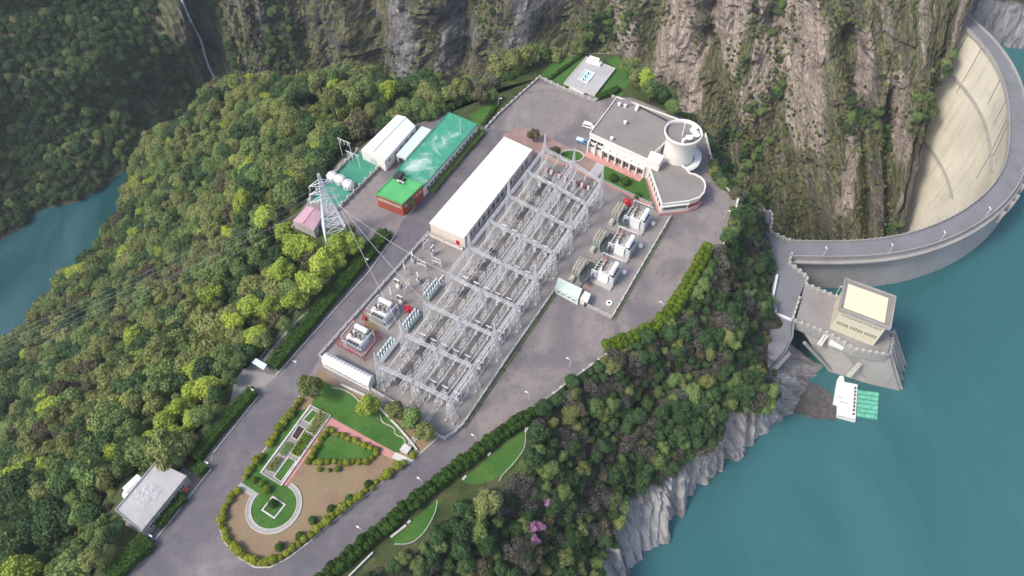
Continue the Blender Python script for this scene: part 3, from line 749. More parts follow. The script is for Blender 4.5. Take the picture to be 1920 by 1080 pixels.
# waterfall down the dark gully
mb = MB(); prev = None
fp = [(343, 0), (352, 22), (362, 45), (378, 75), (385, 100), (393, 125), (402, 142), (411, 158)]
pts = []
for x, y in smooth(fp, 5):
    h = cast(x, y, (WALL,))
    if h: pts.append(h[0] + Vector((0.3, -2.2, 1.4)))
pts_fall = list(pts)
for i in range(len(pts) - 1):
    w0 = 1.1 + 0.7 * rnd.random()
    mb.tube(pts[i], pts[i + 1], w0 * .55, 6, (1.1 + .7 * rnd.random()) * .55)
if mb.v:
    o = pts[-1]; wf = mb.off(o).build('waterfall', M['foam']); wf.location = o
    tag(wf, 'thin white waterfall running down the dark rock gully', 'waterfall')
#PART3
# ------------------------------------------------------------------ flat ground sheets on the plateau
def sheet(name, poly, z, mat, kind='structure', label=None, cat=None):
    mb = MB(); mb.prism(poly, -0.05, z); return tag(mb.build(name, mat), label, cat, kind=kind)
VERGES = [[(165, 1130), (213, 987), (228, 980), (268, 1003), (283, 1012), (215, 1090), (195, 1130)], [(345, 876), (425, 726), (448, 712), (472, 742), (378, 868), (360, 886)],
 [(490, 672), (500, 656), (640, 501), (548, 428), (573, 390), (600, 435), (690, 452), (716, 438), (690, 472), (620, 556), (522, 668)],
 [(641, 299), (691, 262), (830, 216), (895, 181), (960, 146), (1010, 121), (1090, 101), (1165, 101), (1189, 150), (1284, 215), (1292, 226), (1182, 182), (1160, 184), (1140, 178), (1086, 177), (1010, 147), (906, 240), (843, 211), (747, 213), (672, 284)],
 [(1000, 773), (997, 850), (942, 921), (850, 961), (780, 1034), (665, 1094), (612, 1100), (640, 1045), (700, 998), (800, 912), (900, 832), (988, 768)], [(1137, 668), (1222, 629), (1304, 545), (1346, 474), (1330, 460), (1280, 540), (1215, 618), (1140, 645)]]
for v_ in VERGES: sheet('verge', PL(v_), .025, M['verge'])
sheet('inner_road', PL([(215, 1090), (283, 1012), (292, 1012), (345, 948), (396, 880), (400, 850), (486, 742), (517, 705), (690, 512), (742, 440), (758, 407), (800, 345), (905, 240), (955, 246), (806, 432), (803, 440), (700, 557), (601, 668), (560, 740), (505, 832), (456, 898), (437, 922), (415, 958), (411, 985), (420, 1015), (450, 1048), (478, 1066), (507, 1066), (540, 1049), (577, 1021), (623, 981), (690, 928), (745, 883), (775, 865), (823, 822), (835, 826), (855, 815), (905, 838), (800, 915), (700, 1000), (610, 1085), (560, 1130), (300, 1130)]), .015, M['dark_asphalt'])
YARD = PL([(600, 668), (803, 440), (866, 462), (945, 255), (1035, 262), (1100, 300), (1215, 372), (1257, 405), (1147, 598), (1040, 545), (868, 798), (822, 820)])
yard_poly = PL([(601, 668), (803, 441), (868, 460), (1002, 290), (1110, 320), (1180, 375), (1257, 407), (1146, 597), (1040, 546), (866, 800), (822, 818)])
sheet('yard_ground', yard_poly, 0.04, M['yard'])
sheet('red_apron', smooth(PL([(945, 262), (955, 246), (985, 240), (1030, 258), (1095, 290), (1130, 302), (1122, 322), (1060, 312), (1010, 300)]), 4, True), 0.03, M['apron'])
GARDEN = PL([(556, 752), (600, 690), (640, 722), (720, 762), (822, 818), (775, 862), (745, 880), (690, 925), (623, 978), (577, 1018), (540, 1046), (507, 1063), (478, 1063), (450, 1046), (420, 1015), (412, 985), (416, 958), (438, 922), (458, 897), (505, 832)])
sheet('dry_lawn', GARDEN, 0.05, M['dry_lawn'])
sheet('lawn', PL([(600, 712), (632, 727), (720, 770), (778, 845), (740, 849), (622, 782), (584, 760)]), 0.09, M['lawn'])
sheet('lawn', PL([(553, 772), (583, 764), (492, 886), (530, 912), (541, 922), (480, 925), (452, 906), (470, 890), (510, 832)]), 0.08, M['lawn'])
sheet('lawn', PL([(616, 812), (706, 848), (682, 864), (578, 866)]), 0.10, M['lawn'])
cx, cy = P(514, 950); CR = dist(P(466, 953), P(562, 948)) / 2 - 0.6
sheet('lawn', [(cx + CR * math.cos(a / 40 * 2 * math.pi), cy + CR * math.sin(a / 40 * 2 * math.pi)) for a in range(40)], 0.12, M['lawn'])
sheet('brick_path', PL([(619, 783), (740, 848), (733, 860), (680, 834), (612, 806), (535, 914), (526, 908)]), 0.11, M['brick_path'])
sheet('stone_path', PL([(741, 848), (774, 862), (768, 870), (734, 859)]), 0.11, M['stone'])
for (a, b) in (((664, 806), (672, 826)), ((668, 808), (676, 828)), ((673, 811), (681, 831)), ((678, 813), (686, 833)), ((715, 834), (709, 846)), ((719, 836), (713, 848)), ((723, 838), (717, 850))):
    pass
ang0, ang1 = None, None
aS = math.atan2(P(484, 932)[1] - cy, P(484, 932)[0] - cx); aE = math.atan2(P(541, 913)[1] - cy, P(541, 913)[0] - cx)
if aE < aS: aE += 2 * math.pi
ring = [(cx + (CR + .55) * math.cos(a), cy + (CR + .55) * math.sin(a)) for a in np.linspace(aS, aE, 44)]
mb = MB(); mb.strip(ring, 1.0, 0.02, 0.15); tag(mb.build('stone_path', M['slab_path']), kind='structure')
mb = MB(); mb.strip([P(448, 909), P(482, 931)], 1.6, 0.02, 0.16); tag(mb.build('stone_path', M['slab_path']), kind='structure')
mb = MB(); mb.strip([(cx + (CR + 1.13) * math.cos(a), cy + (CR + 1.13) * math.sin(a)) for a in np.linspace(aS, aE, 44)], 0.28, 0.0, 0.28)
tag(mb.build('path_kerb', M['kerb']), 'pale outer kerb round the circular stone path', 'kerb')
mb = MB(); mb.strip([(cx + (CR - 0.05) * math.cos(a), cy + (CR - 0.05) * math.sin(a)) for a in np.linspace(aS, aE, 44)], 0.28, 0.0, 0.28)
tag(mb.build('path_kerb', M['kerb']), 'pale inner kerb between round lawn and circular path', 'kerb')
mb = MB(); mb.strip(PL([(512, 932), (535, 947), (515, 972), (492, 957)]), 0.55, 0.0, 0.4, True)
tag(mb.build('square_border', M['stone']), 'square pale stone border round one bush on the circular lawn', 'border')
# planter beds
pl = thing('planter_terrace', 'grid of planting beds with pale stone kerbs beside the red brick path', 'planter', (*P(555, 830), 0))
po = tuple(pl.location)
mb = MB(); mb.prism(PL([(583, 761), (620, 780), (528, 911), (490, 887)]), 0.0, 0.22); mb.off(po).build('paving', M['terrace_floor'], pl)
mb = MB(); mb.strip(PL([(583, 761), (620, 780), (528, 911), (490, 887)]), 0.5, 0.0, 0.55, True); mb.off(po).build('outer_kerb', M['stone'], pl)
BEDS = [([(587, 769), (597, 775), (581, 795), (569, 788)], 'lawn', .3), ([(600, 770), (618, 782), (591, 818), (575, 809)], 'leaf_olive', .7), ([(560, 798), (573, 805), (558, 827), (547, 820)], 'soil', .3),
        ([(572, 813), (588, 821), (561, 859), (544, 851)], 'leaf_hedge_bright', .8), ([(539, 830), (550, 835), (533, 857), (524, 850)], 'leaf_mid', .5), ([(520, 858), (530, 864), (514, 887), (500, 881)], 'leaf_olive', .6), ([(541, 858), (556, 866), (528, 904), (514, 895)], 'lawn', .3)]
def leafcloud(n, size, sampler, seed, jitter=0.9):
    """leaf sprays: folded quads scattered by sampler(rng)->(point, normal)"""
    rg = random.Random(seed); vs = []; fs = []
    for q in range(n):
        p, nn = sampler(rg)
        nn = (Vector(nn) + Vector((rg.gauss(0, 1), rg.gauss(0, 1), rg.gauss(0, 1))) * jitter * 0.6).normalized()
        a = nn.orthogonal().normalized(); th = rg.random() * 6.283
        b = nn.cross(a); u = a * math.cos(th) + b * math.sin(th); w = nn.cross(u)
        s = size * (0.6 + 0.8 * rg.random()); i = len(vs)
        vs += [p - u * s, p - w * s * 0.6 + nn * s * 0.1, p + u * s, p + w * s * 0.6 - nn * s * 0.15]; fs.append((i, i + 1, i + 2, i + 3))
    return vs, fs
def polysampler(poly, z0, z1):
    xs = [p[0] for p in poly]; ys = [p[1] for p in poly]
    def f(rg):
        while True:
            p = (rg.uniform(min(xs), max(xs)), rg.uniform(min(ys), max(ys)))
            if inpoly(p, poly): return Vector((p[0], p[1], rg.uniform(z0, z1))), (0, 0, 1)
    return f
for q, (b, mname, h) in enumerate(BEDS):
    pb = PL(b)
    mb = MB(); mb.strip(pb, 0.35, 0.2, 0.5, True); kb = mb.off(po).build('bed_kerb', M['stone'], pl)
    mb = MB(); mb.prism(pb, 0.2, 0.34); mb.off(po).build('bed_soil', M['soil'] if mname != 'lawn' else M['lawn'], kb)
    if mname.startswith('leaf'):
        vs, fs = leafcloud(700, 0.24, polysampler(pb, 0.4, 0.4 + h), q + 50)
        mb = MB(); mb.add(vs, fs); mb.off(po).build('bed_plants', M[mname], kb)
# garden walls and kerbs
def kerbline(name, pts, w, h, mat, label, cat='kerb', z=0):
    mb = MB(); o = (*P(*pts[0], z), z); mb.strip(PL(pts, z), w, z, z + h); mb.off(o); x = mb.build(name, M[mat]); x.location = o
    return tag(x, label, cat)
kerbline('garden_kerb', [(823, 819), (775, 863), (745, 881), (690, 926), (623, 979), (577, 1019), (540, 1047), (507, 1064), (478, 1064), (450, 1047), (420, 1016), (411, 985), (415, 958), (437, 922), (447, 912)], 0.35, 0.25, 'kerb', 'long pale kerb curving round the rounded tip of the garden')
kerbline('garden_kerb', [(456, 898), (505, 832), (555, 753), (578, 722)], 0.35, 0.25, 'kerb', 'straight pale kerb between garden and the darker inner road')
kerbline('garden_wall', [(640, 722), (690, 745), (718, 772), (745, 800), (768, 826), (782, 845)], 0.5, 0.7, 'stone', 'low white wall between the lawn and the grey green trees', 'wall')
mb = MB(); mb.strip(smooth(PL([(622, 727), (645, 732), (662, 742), (675, 755)]), 5), 0.25, 0.05, 0.3); tag(mb.build('lawn_edging', M['kerb']), 'short wavy white edging at the top corner of the lawn', 'edging')
mb = MB(); mb.strip(smooth(PL([(713, 778), (718, 792), (738, 803), (742, 815), (757, 823), (764, 842), (776, 847)]), 5), 0.25, 0.05, 0.3); tag(mb.build('lawn_edging', M['kerb']), 'long wavy white edging beside the low white garden wall', 'edging')
# road kerbs, parapets round the plateau
def parapet(name, pts, w, h, label, mat='concrete', posts=3.0, z=0.0, cat='wall'):
    t = thing(name, label, cat, (*P(*pts[0], z), z)); o = tuple(t.location)
    mb = MB(); mb.strip(PL(pts, z), w, z - 1.0, z + h); mb.off(o).build('wall_body', M[mat], t)
    pm = MB().box((0, 0, h / 2 + .12), (w + .22, w + .22, h + .24)).mesh('post', M['kerb'])
    for q, (x, y, a) in enumerate(walk(PL(pts, z), posts)):
        if q < 98: put('post', pm, t, (x - o[0], y - o[1], 0.0), a)
    return t
parapet('parapet_wall', [(1135, 667), (1060, 722), (1000, 770)], 0.5, 0.9, 'grey parapet wall along the wide bend of the outer road')
parapet('parapet_wall', [(1322, 254), (1342, 335), (1382, 376)], 0.5, 1.0, 'white parapet beside the road behind the round tower', 'white_wall')
parapet('parapet_wall', [(1383, 377), (1366, 436), (1352, 468)], 0.5, 1.0, 'white parapet above the steep slope near the dam road', 'white_wall')
parapet('parapet_wall', [(1012, 146), (1060, 168), (1085, 178), (1115, 190), (1138, 178), (1160, 186)], 0.5, 0.8, 'low wall between the big parking area and the fountain terrace')
parapet('parapet_wall', [(912, 240), (935, 215), (1010, 147)], 0.5, 0.8, 'low wall along the left edge of the parking area')
kerbline('road_kerb', [(292, 1012), (396, 880)], 0.3, 0.3, 'kerb', 'pale kerb beside the small flat roofed building')
kerbline('road_kerb', [(400, 850), (486, 742)], 0.3, 0.3, 'kerb', 'pale kerb along the middle hedge of the inner road')
kerbline('road_kerb', [(517, 705), (690, 512), (742, 440)], 0.3, 0.3, 'kerb', 'pale kerb along the long dark hedge of the inner road')
kerbline('road_kerb', [(758, 407), (772, 398), (800, 345), (905, 240)], 0.3, 0.3, 'kerb', 'pale kerb beside the green roofed building')
kerbline('cliff_rail', [(655, 1082), (700, 1037)], 0.35, 0.9, 'stone', 'pale stone rail on the slope below the outer hedge', 'rail')
# lower lawn terrace outside the right hedge
sheet('lawn', PL([(985, 806), (984, 830), (978, 850), (965, 870), (950, 885), (930, 897), (905, 906), (880, 908), (866, 900), (905, 868), (955, 826)]), 0.05, M['lawn'])
sheet('lawn', PL([(830, 930), (822, 950), (812, 972), (795, 1000), (780, 1012), (762, 1020), (742, 1022), (735, 1010), (768, 980), (800, 952)]), 0.06, M['lawn'])
for pts, lb in (([(985, 802), (983, 840), (965, 868), (942, 893), (936, 905)], 'thin curving rail at the upper end of the lawn terrace'), ([(820, 940), (815, 965), (795, 1000), (770, 1020), (740, 1022)], 'thin curving rail round the lower end of the lawn terrace')):
    t = thing('terrace_rail', lb, 'railing', (*P(*pts[0]), 0)); o = tuple(t.location); cv = smooth(PL(pts), 5)
    mb = MB(); 
    for a, b in zip(cv, cv[1:]): mb.tube((a[0], a[1], 0.9), (b[0], b[1], 0.9), 0.06, 5)
    mb.off(o).build('top_rail', M['rail'], t); pm = MB().tube((0, 0, 0), (0, 0, 0.9), 0.05, 5).mesh('post', M['rail'])
    for x, y, a in walk(cv, 2.5): put('post', pm, t, (x - o[0], y - o[1], 0))
for q, pts in enumerate(([(733, 1008), (762, 985)], [(764, 982), (770, 977)], [(868, 900), (874, 893)], [(915, 855), (920, 850)], [(990, 803), (985, 810)])):
    kerbline('stone_bench', pts, 0.6, 0.5, 'stone', 'low pale stone bench on the lawn terrace, the %s up from its lower end' % ORD[q], 'bench')
# lawns elsewhere
sheet('lawn', PL([(880, 215), (932, 190), (925, 215), (902, 238), (885, 225)]), 0.05, M['lawn'])
sheet('lawn', PL([(1012, 142), (1040, 115), (1098, 100), (1060, 162), (1030, 150)]), 0.05, M['lawn'])
sheet('lawn', PL([(1160, 105), (1180, 150), (1165, 185), (1140, 178), (1118, 186), (1155, 128), (1135, 112)]), 0.05, M['lawn'])
sheet('lawn', PL([(1126, 306), (1150, 308), (1208, 330), (1222, 382), (1180, 365), (1110, 332)]), 0.07, M['lawn'])
sheet('paving', PL([(1128, 292), (1142, 298), (1118, 338), (1100, 330)]), 0.1, M['paved'])
sheet('lawn', PL([(600, 442), (625, 428), (655, 432), (685, 452), (660, 470), (610, 460)]), 0.05, M['lawn'])
ox, oy = P(1072, 293)
sheet('oval_lawn', [(ox + 4.2 * math.cos(a / 24 * 6.2832), oy + 2.9 * math.sin(a / 24 * 6.2832)) for a in range(24)], 0.14, M['lawn'])
mb = MB(); mb.strip([(ox + 4.5 * math.cos(a / 24 * 6.2832), oy + 3.2 * math.sin(a / 24 * 6.2832)) for a in range(24)], 0.4, 0, 0.35, True); tag(mb.build('oval_kerb', M['stone']), 'pale kerb round the small oval lawn', 'kerb')
# terrace lanes behind the left hedge
sheet('terrace_lane', PL([(578, 580), (583, 590), (530, 650), (498, 690), (488, 680), (545, 610)]), 0.04, M['terrace_floor'])
sheet('driveway', PL([(455, 690), (500, 700), (520, 705), (470, 745), (430, 760), (440, 715)]), 0.03, M['terrace_floor'])
cp = thing('carport_roof', 'small pale blue sheet roof beside the driveway', 'shed', (*P(487, 686), 0)); o = tuple(cp.location)
mb = MB(); mb.prism(PL([(480, 672), (501, 684), (494, 694), (472, 680)], 2.6), 2.6, 2.75, bottom=True); mb.off(o).build('roof', M['pale_blue'], cp)
pm = MB().tube((0, 0, 0), (0, 0, 2.6), 0.08, 6).mesh('post', M['steel'])
for x, y in PL([(481, 674), (499, 684), (493, 692), (474, 680)], 2.6): put('post', pm, cp, (x - o[0], y - o[1], 0))
# lamp posts
LAMPS = [((682, 1003), 'outer'), ((793, 912), 'outer'), ((893, 832), 'outer'), ((992, 752), 'outer'), ((1068, 689), 'outer'), ((1240, 584), 'outer'), ((290, 1012), 'inner'), ((393, 877), 'inner'), ((477, 742), 'inner'), ((555, 690), 'inner'), ((688, 500), 'inner'), ((1357, 410), 'tower'), ((935, 200), 'parking'), ((1112, 700), 'x')]
lm_pole = MB().tube((0, 0, 0), (0, 0, 4.4), 0.055, 6, 0.045).mesh('pole', M['rail'])
lm_arm = MB().bar((0, 0, 4.4), (.8, 0, 4.5), 0.06).mesh('arm', M['rail'])
lm_head = MB().box((1.05, 0, 4.5), (0.75, 0.34, 0.18)).mesh('lamp_head', M['white_paint'])
cnt = {}
for (px, py), zone in LAMPS[:13]:
    cnt[zone] = cnt.get(zone, 0) + 1; n_ = ORD[cnt[zone] - 1]
    lb = {'outer': 'white street lamp beside the outer hedge, the %s from the lower end' % n_, 'inner': 'white street lamp beside the inner road hedge, the %s from the small flat building' % n_,
          'tower': 'white street lamp near the curved annex and the white parapet', 'parking': 'white lamp on the small lawn beside the parking area'}[zone]
    x, y = P(px, py); t = thing('street_lamp', lb, 'street lamp', (x, y, 0), 2.6 if zone == 'outer' else -0.5, 'street lamps along the roads')
    put('pole', lm_pole, t); put('arm', lm_arm, t); put('lamp_head', lm_head, t)

# ------------------------------------------------------------------ buildings
def bld(name, label, cat, base, z0, z1, wall, roof, parapet_h=0.0, over=0.0, group=None, roof_t=0.3, pw=0.35, pmat=None):
    """base: world plan polygon"""
    c = cen(base); t = thing(name, label, cat, (c[0], c[1], z0), 0, group); o = (c[0], c[1], z0)
    mb = MB(); mb.prism(base, z0, z1 - roof_t, top=False); mb.off(o).build('wall', M[wall], t)
    rp = [(c[0] + (p[0] - c[0]) * (1 + over), c[1] + (p[1] - c[1]) * (1 + over)) for p in base]
    mb = MB(); mb.prism(rp, z1 - roof_t, z1, bottom=True); ro = mb.off(o).build('roof', M[roof], t)
    if parapet_h:
        mb = MB(); mb.strip(rp, pw, z1 - roof_t - 0.002, z1 + parapet_h, True); mb.off(o).build('parapet', M[pmat or wall], ro)
    return t, o, ro
wmesh = {}
def windows(t, o, a, b, n, z, w, h, f0=0.05, f1=0.95, glass='glass', frame='white_paint', sill=False):
    """n windows along the wall from a to b (world xy): pane a child of its frame"""
    d = Vector((b[0] - a[0], b[1] - a[1])); L = d.length; d.normalize(); ar = math.atan2(d.y, d.x); nx, ny = d.y, -d.x
    key = (round(w, 2), round(h, 2), glass, frame)
    if key not in wmesh:
        mb = MB(); e = 0.12
        for c, s in (((0, 0, h / 2), (w + 2 * e, .16, e)), ((0, 0, -h / 2), (w + 2 * e, .2, e)), ((-w / 2 - e / 2, 0, 0), (e, .16, h)), ((w / 2 + e / 2, 0, 0), (e, .16, h)), ((0, 0, 0), (.08, .14, h))): mb.box(c, s)
        wmesh[key] = (mb.mesh('window', M[frame]), MB().box((0, 0.02, 0), (w, .1, h)).mesh('pane', M[glass]))
    for q in range(n):
        f = f0 + (f1 - f0) * (q + .5) / n
        x = a[0] + d.x * L * f + nx * 0.03 - o[0]; y = a[1] + d.y * L * f + ny * 0.03 - o[1]
        wi = put('window', wmesh[key][0], t, (x, y, z - o[2]), ar); put('pane', wmesh[key][1], wi)
def door(t, o, a, b, f, w, h, mat='dark'):
    d = Vector((b[0] - a[0], b[1] - a[1])); ar = math.atan2(d.y, d.x)
    x = a[0] + d.x * f - o[0]; y = a[1] + d.y * f - o[1]
    put('door', MB().box((0, 0, h / 2), (w, .16, h)).mesh('door', M[mat]), t, (x, y, 0), ar)
# the long white hall
H4 = PL([(806, 417), (945, 257), (997, 281), (870, 445)], 5.5)
t, o, ro = bld('long_hall', 'long hall with a plain white flat roof beside the switchyard', 'hall', [H4[0], H4[3], H4[2], H4[1]], 0, 5.5, 'beige_wall', 'white_roof', 0, 0.012, roof_t=0.45)
windows(t, o, H4[3], H4[2], 14, 2.6, 1.9, 2.6, frame='steel')
pm = MB().box((0, 0, 2.5), (.5, .5, 5.0)).mesh('pilaster', M['steel'])
for q in range(15):
    f = q / 14; put('pilaster', pm, t, (H4[3][0] + (H4[2][0] - H4[3][0]) * f + .15 - o[0], H4[3][1] + (H4[2][1] - H4[3][1]) * f - .1 - o[1], .02), R(60))
door(t, o, H4[0], H4[3], 0.8, 1.4, 2.3, 'red_paint')
# green roofed long building with its red brick end
G = PL([(842, 211), (895, 233), (792, 352), (738, 326)], 5.0)
t, o, ro = bld('green_roof_building', 'long low building with a worn green roof and white patches', 'building', [G[0], G[3], G[2], G[1]], 0, 5.0, 'white_wall', 'green_roof', 0.25, 0.0, pmat='green_floor', pw=0.3)
windows(t, o, G[2], G[1], 14, 2.6, 1.6, 1.5)
fp0 = P(864, 248, 5.0); mb = MB(); mb.tube((*fp0, 5), (*fp0, 11.5), 0.16, 8); mb.off(o).build('chimney_pipe', M['cream_wall'], ro)
B4 = PL([(742, 327), (792, 347), (754, 383), (705, 364)], 6.2)
t, o, ro = bld('brick_block', 'red brick block with a bright green roof at the end of the green roofed building', 'building', [B4[0], B4[3], B4[2], B4[1]], 0, 6.2, 'red_brick', 'bright_green_roof', 0.3, 0.0, pmat='bright_green_roof')
windows(t, o, B4[3], B4[2], 7, 4.2, 1.0, 0.7, frame='white_wall'); windows(t, o, B4[2], B4[1], 5, 4.2, 1.0, 0.7)
q = P(748, 330, 6.6); mb = MB(); mb.box((q[0], q[1], 6.9), (3.6, 2.4, 1.2), R(60)); mb.box((q[0] + 1.4, q[1] - 2.4, 6.7), (2.6, 1.2, .8), R(60)); mb.off(o).build('roof_unit', M['dark'], ro)
mb = MB(); mb.box((q[0] + .9, q[1] - 3.2, 7.0), (3.0, .5, .5), R(-30)); mb.off(o).build('duct', M['stone'], ro)
# white gabled workshop
Wk = PL([(745, 215), (779, 236), (721, 302), (677, 281)], 5.0)
c = cen(Wk); t = thing('gabled_workshop', 'white metal workshop with a shallow gabled roof behind the green roofs', 'workshop', (*c, 0)); o = (*c, 0)
mb = MB(); mb.prism([Wk[0], Wk[3], Wk[2], Wk[1]], 0, 5.0, top=False); mb.off(o).build('wall', M['white_wall'], t)
def lerp(a, b, f): return tuple(a[i] + (b[i] - a[i]) * f for i in range(len(a)))
r0 = (*lerp(Wk[0], Wk[1], .5), 6.6); r1 = (*lerp(Wk[3], Wk[2], .5), 6.6)
mb = MB(); mb.add([(*Wk[0], 5), r0, r1, (*Wk[3], 5), (*Wk[1], 5), (*Wk[2], 5)], [(3, 2, 1, 0), (1, 2, 5, 4), (0, 1, 4), (3, 5, 2)]); rf = mb.off(o).build('roof', M['white_roof'], t)
mb = MB(); mb.bar((r0[0], r0[1], 6.65), (r1[0], r1[1], 6.65), .5, .15); mb.off(o).build('ridge_cap', M['pale_blue'], rf)
windows(t, o, Wk[2], Wk[1], 5, 3.2, 1.8, 1.0)
door(t, o, Wk[3], Wk[2], .5, 3.0, 3.4, 'steel')
L4 = PL([(790, 237), (808, 243), (761, 296), (743, 290)], 3.6)
t, o, ro = bld('lean_to_shed', 'pale blue sheet roofed lean-to between the workshop and the green roof', 'shed', [L4[0], L4[3], L4[2], L4[1]], 0, 3.6, 'white_wall', 'pale_blue', 0, 0.02, roof_t=.15)
door(t, o, L4[3], L4[2], .5, 2.2, 2.6)
K4 = PL([(576, 386), (606, 401), (588, 433), (549, 414)], 3.8)
t = thing('pink_roof_shed', 'small shed with a pink gabled sheet roof under the tall pylon', 'shed', (*cen(K4), 0)); o = (*cen(K4), 0)
mb = MB(); mb.prism([K4[0], K4[3], K4[2], K4[1]], 0, 3.8, top=False); mb.off(o).build('wall', M['concrete'], t)
r0 = (*lerp(K4[0], K4[1], .5), 4.8); r1 = (*lerp(K4[3], K4[2], .5), 4.8)
mb = MB(); mb.add([(*K4[0], 3.8), r0, r1, (*K4[3], 3.8), (*K4[1], 3.8), (*K4[2], 3.8)], [(3, 2, 1, 0), (1, 2, 5, 4), (0, 1, 4), (3, 5, 2)]); rf = mb.off(o).build('roof', M['pink_roof'], t)
mb = MB(); mb.bar((r0[0], r0[1], 4.85), (r1[0], r1[1], 4.85), .35, .12); mb.off(o).build('ridge_cap', M['pink_trim'], rf)
door(t, o, K4[2], K4[1], .5, 1.2, 2.2)
# green floored transformer compound
Cq = PL([(671, 284), (721, 305), (633, 394), (577, 377)], 0.4)
t = thing('tank_compound', 'walled compound with a green painted floor beside the tall pylon', 'compound', (*cen(Cq), 0)); o = (*cen(Cq), 0)
mb = MB(); mb.prism(Cq, 0, 0.4); mb.off(o).build('floor', M['green_floor'], t)
mb = MB(); mb.strip(Cq, .45, 0, 1.3, True); wl = mb.off(o).build('wall', M['concrete'], t)
pm = MB().box((0, 0, 1.1), (.6, .6, 2.2)).mesh('post', M['kerb'])
for x, y, a in walk(Cq + [Cq[0]], 3.4): put('post', pm, wl, (x - o[0], y - o[1], 0), R(60))
for q, (px, py) in enumerate(((625, 338), (640, 344), (655, 353))):
    x, y = P(px, py, .4); tk = thing('white_tank', 'round white oil tank on the green floor, the %s from the slope side' % ORD[q], 'tank', (x, y, .4), 0, 'white tanks on the green floor')
    MB().lathe([(1.7, .2), (1.9, .4), (1.9, 2.7), (1.5, 3.3), (.7, 3.7), (.25, 3.8)], n=18).build('shell', M['white_paint'], tk, True)
    MB().tube((0, 0, 3.7), (0, 0, 4.1), .3, 8).build('cap', M['steel'], tk)
    lg = MB().box((0, 0, .15), (.3, .3, .3)).mesh('leg', M['steel'])
    for ax, ay in ((1, 1), (1, -1), (-1, 1), (-1, -1)): put('leg', lg, tk, (ax * 1.1, ay * 1.1, 0))
    mb = MB()
    for q2 in range(12):
        a = q2 / 12 * 6.283; mb.box((2.05 * math.cos(a), 2.05 * math.sin(a), 1.5), (.35, .1, 2.2), a)
    mb.build('cooling_fin', M['white_paint'], tk)
#PART4
# fountain terrace with the white monument
FT = PL([(1099, 107), (1153, 129), (1115, 178), (1058, 156)], 0.8)
t = thing('fountain_terrace', 'raised grey terrace with a pale blue pool and a white monument wall', 'terrace', (*cen(FT), 0)); o = (*cen(FT), 0)
mb = MB(); mb.prism(FT, 0, .8); mb.off(o).build('paving', M['paved'], t)
mb = MB(); mb.strip(FT, .4, .3, 1.05, True); mb.off(o).build('kerb', M['stone'], t)
mb = MB(); mb.prism(PL([(1098, 131), (1115, 138), (1101, 156), (1084, 148)], .9), .75, .9); pb = mb.off(o).build('pool', M['pool_blue'], t)
mb = MB(); mb.strip(PL([(1098, 131), (1115, 138), (1101, 156), (1084, 148)], .9), .4, .7, 1.2, True); mb.off(o).build('pool_rim', M['white_wall'], pb)
jm = MB().lathe([(.3, 0), (.18, .7), (.28, 1.0)], n=8).mesh('fountain_nozzle', M['dark'])
for x, y in PL([(1103, 139), (1098, 145), (1094, 151)], .9): put('fountain_nozzle', jm, pb, (x - o[0], y - o[1], .9))
m0 = P(1114, 118, .8); mb = MB(); mb.box((m0[0], m0[1], 2.2), (4.6, .8, 2.8), R(-28)); mb.box((m0[0], m0[1], 1.3), (6.5, 2.6, 1.0), R(-28)); mb.off(o).build('monument_wall', M['white_wall'], t)
for q in range(3):
    s0 = PL([(1068 - q, 163 + q * 1.5), (1096 - q, 175 + q * 1.5)], .6 - q * .2); mb = MB(); mb.strip(s0, .8, 0, .7 - q * .22); mb.off(o).build('step', M['stone'], t)
# main control building
CB = PL([(1157, 183), (1286, 230), (1214, 300), (1106, 251)], 8.5)
t, o, ro = bld('control_building', 'large flat roofed white control building with a colonnade front', 'building', [CB[0], CB[3], CB[2], CB[1]], 0, 8.5, 'white_wall', 'flat_roof', .55, 0.0, pw=.45)
A_, B_ = CB[3], CB[2]
d = Vector((B_[0] - A_[0], B_[1] - A_[1])); LF = d.length; d.normalize(); ar = math.atan2(d.y, d.x)
windows(t, o, A_, B_, 2, 6.0, 2.6, 1.5, .02, .26); windows(t, o, A_, B_, 2, 3.6, 2.6, 1.3, .02, .26)
windows(t, o, A_, B_, 8, 1.9, 2.0, 2.0, .28, .98, frame='beige_wall')
cm = MB().box((0, 0, 2.9), (.55, .9, 5.8)).mesh('column', M['white_wall'])
for q in range(9):
    f = .01 + .98 * q / 8; put('column', cm, t, (A_[0] + d.x * LF * f + d.y * .7 - o[0], A_[1] + d.y * LF * f - d.x * .7 - o[1], 0), ar)
mb = MB(); mb.box(((A_[0] + B_[0]) / 2 + d.y * .8, (A_[1] + B_[1]) / 2 - d.x * .8, 5.0), (LF * .74, 1.6, .3), ar); 
mb.v = [(x + d.x * LF * .13, y + d.y * LF * .13, z) for x, y, z in mb.v]; mb.off(o).build('canopy', M['white_wall'], t)
mb = MB(); mb.box(((A_[0] + B_[0]) / 2 + d.y * 1.6, (A_[1] + B_[1]) / 2 - d.x * 1.6, .2), (LF, 3.2, .4), ar); mb.off(o).build('plinth', M['pink_trim'], t)
mb = MB(); mb.prism(PL([(1158, 186), (1180, 186), (1186, 196), (1168, 196)], 9.1), 8.5, 9.1); mb.off(o).build('roof_step', M['flat_roof'], ro)
mb = MB(); mb.bar((*P(1195, 198, 8.9), 8.9), (*P(1250, 226, 8.9), 8.9), .4, .4); mb.off(o).build('roof_pipe', M['dark'], ro)
vm = MB().lathe([(.5, 0), (.5, 1.0), (.75, 1.1), (.3, 1.5)], n=10).mesh('roof_vent', M['white_paint'])
for x, y in PL([(1161, 198), (1172, 201), (1195, 203), (1193, 207), (1172, 232), (1147, 262)], 8.5): put('roof_vent', vm, ro, (x - o[0], y - o[1], 8.5))
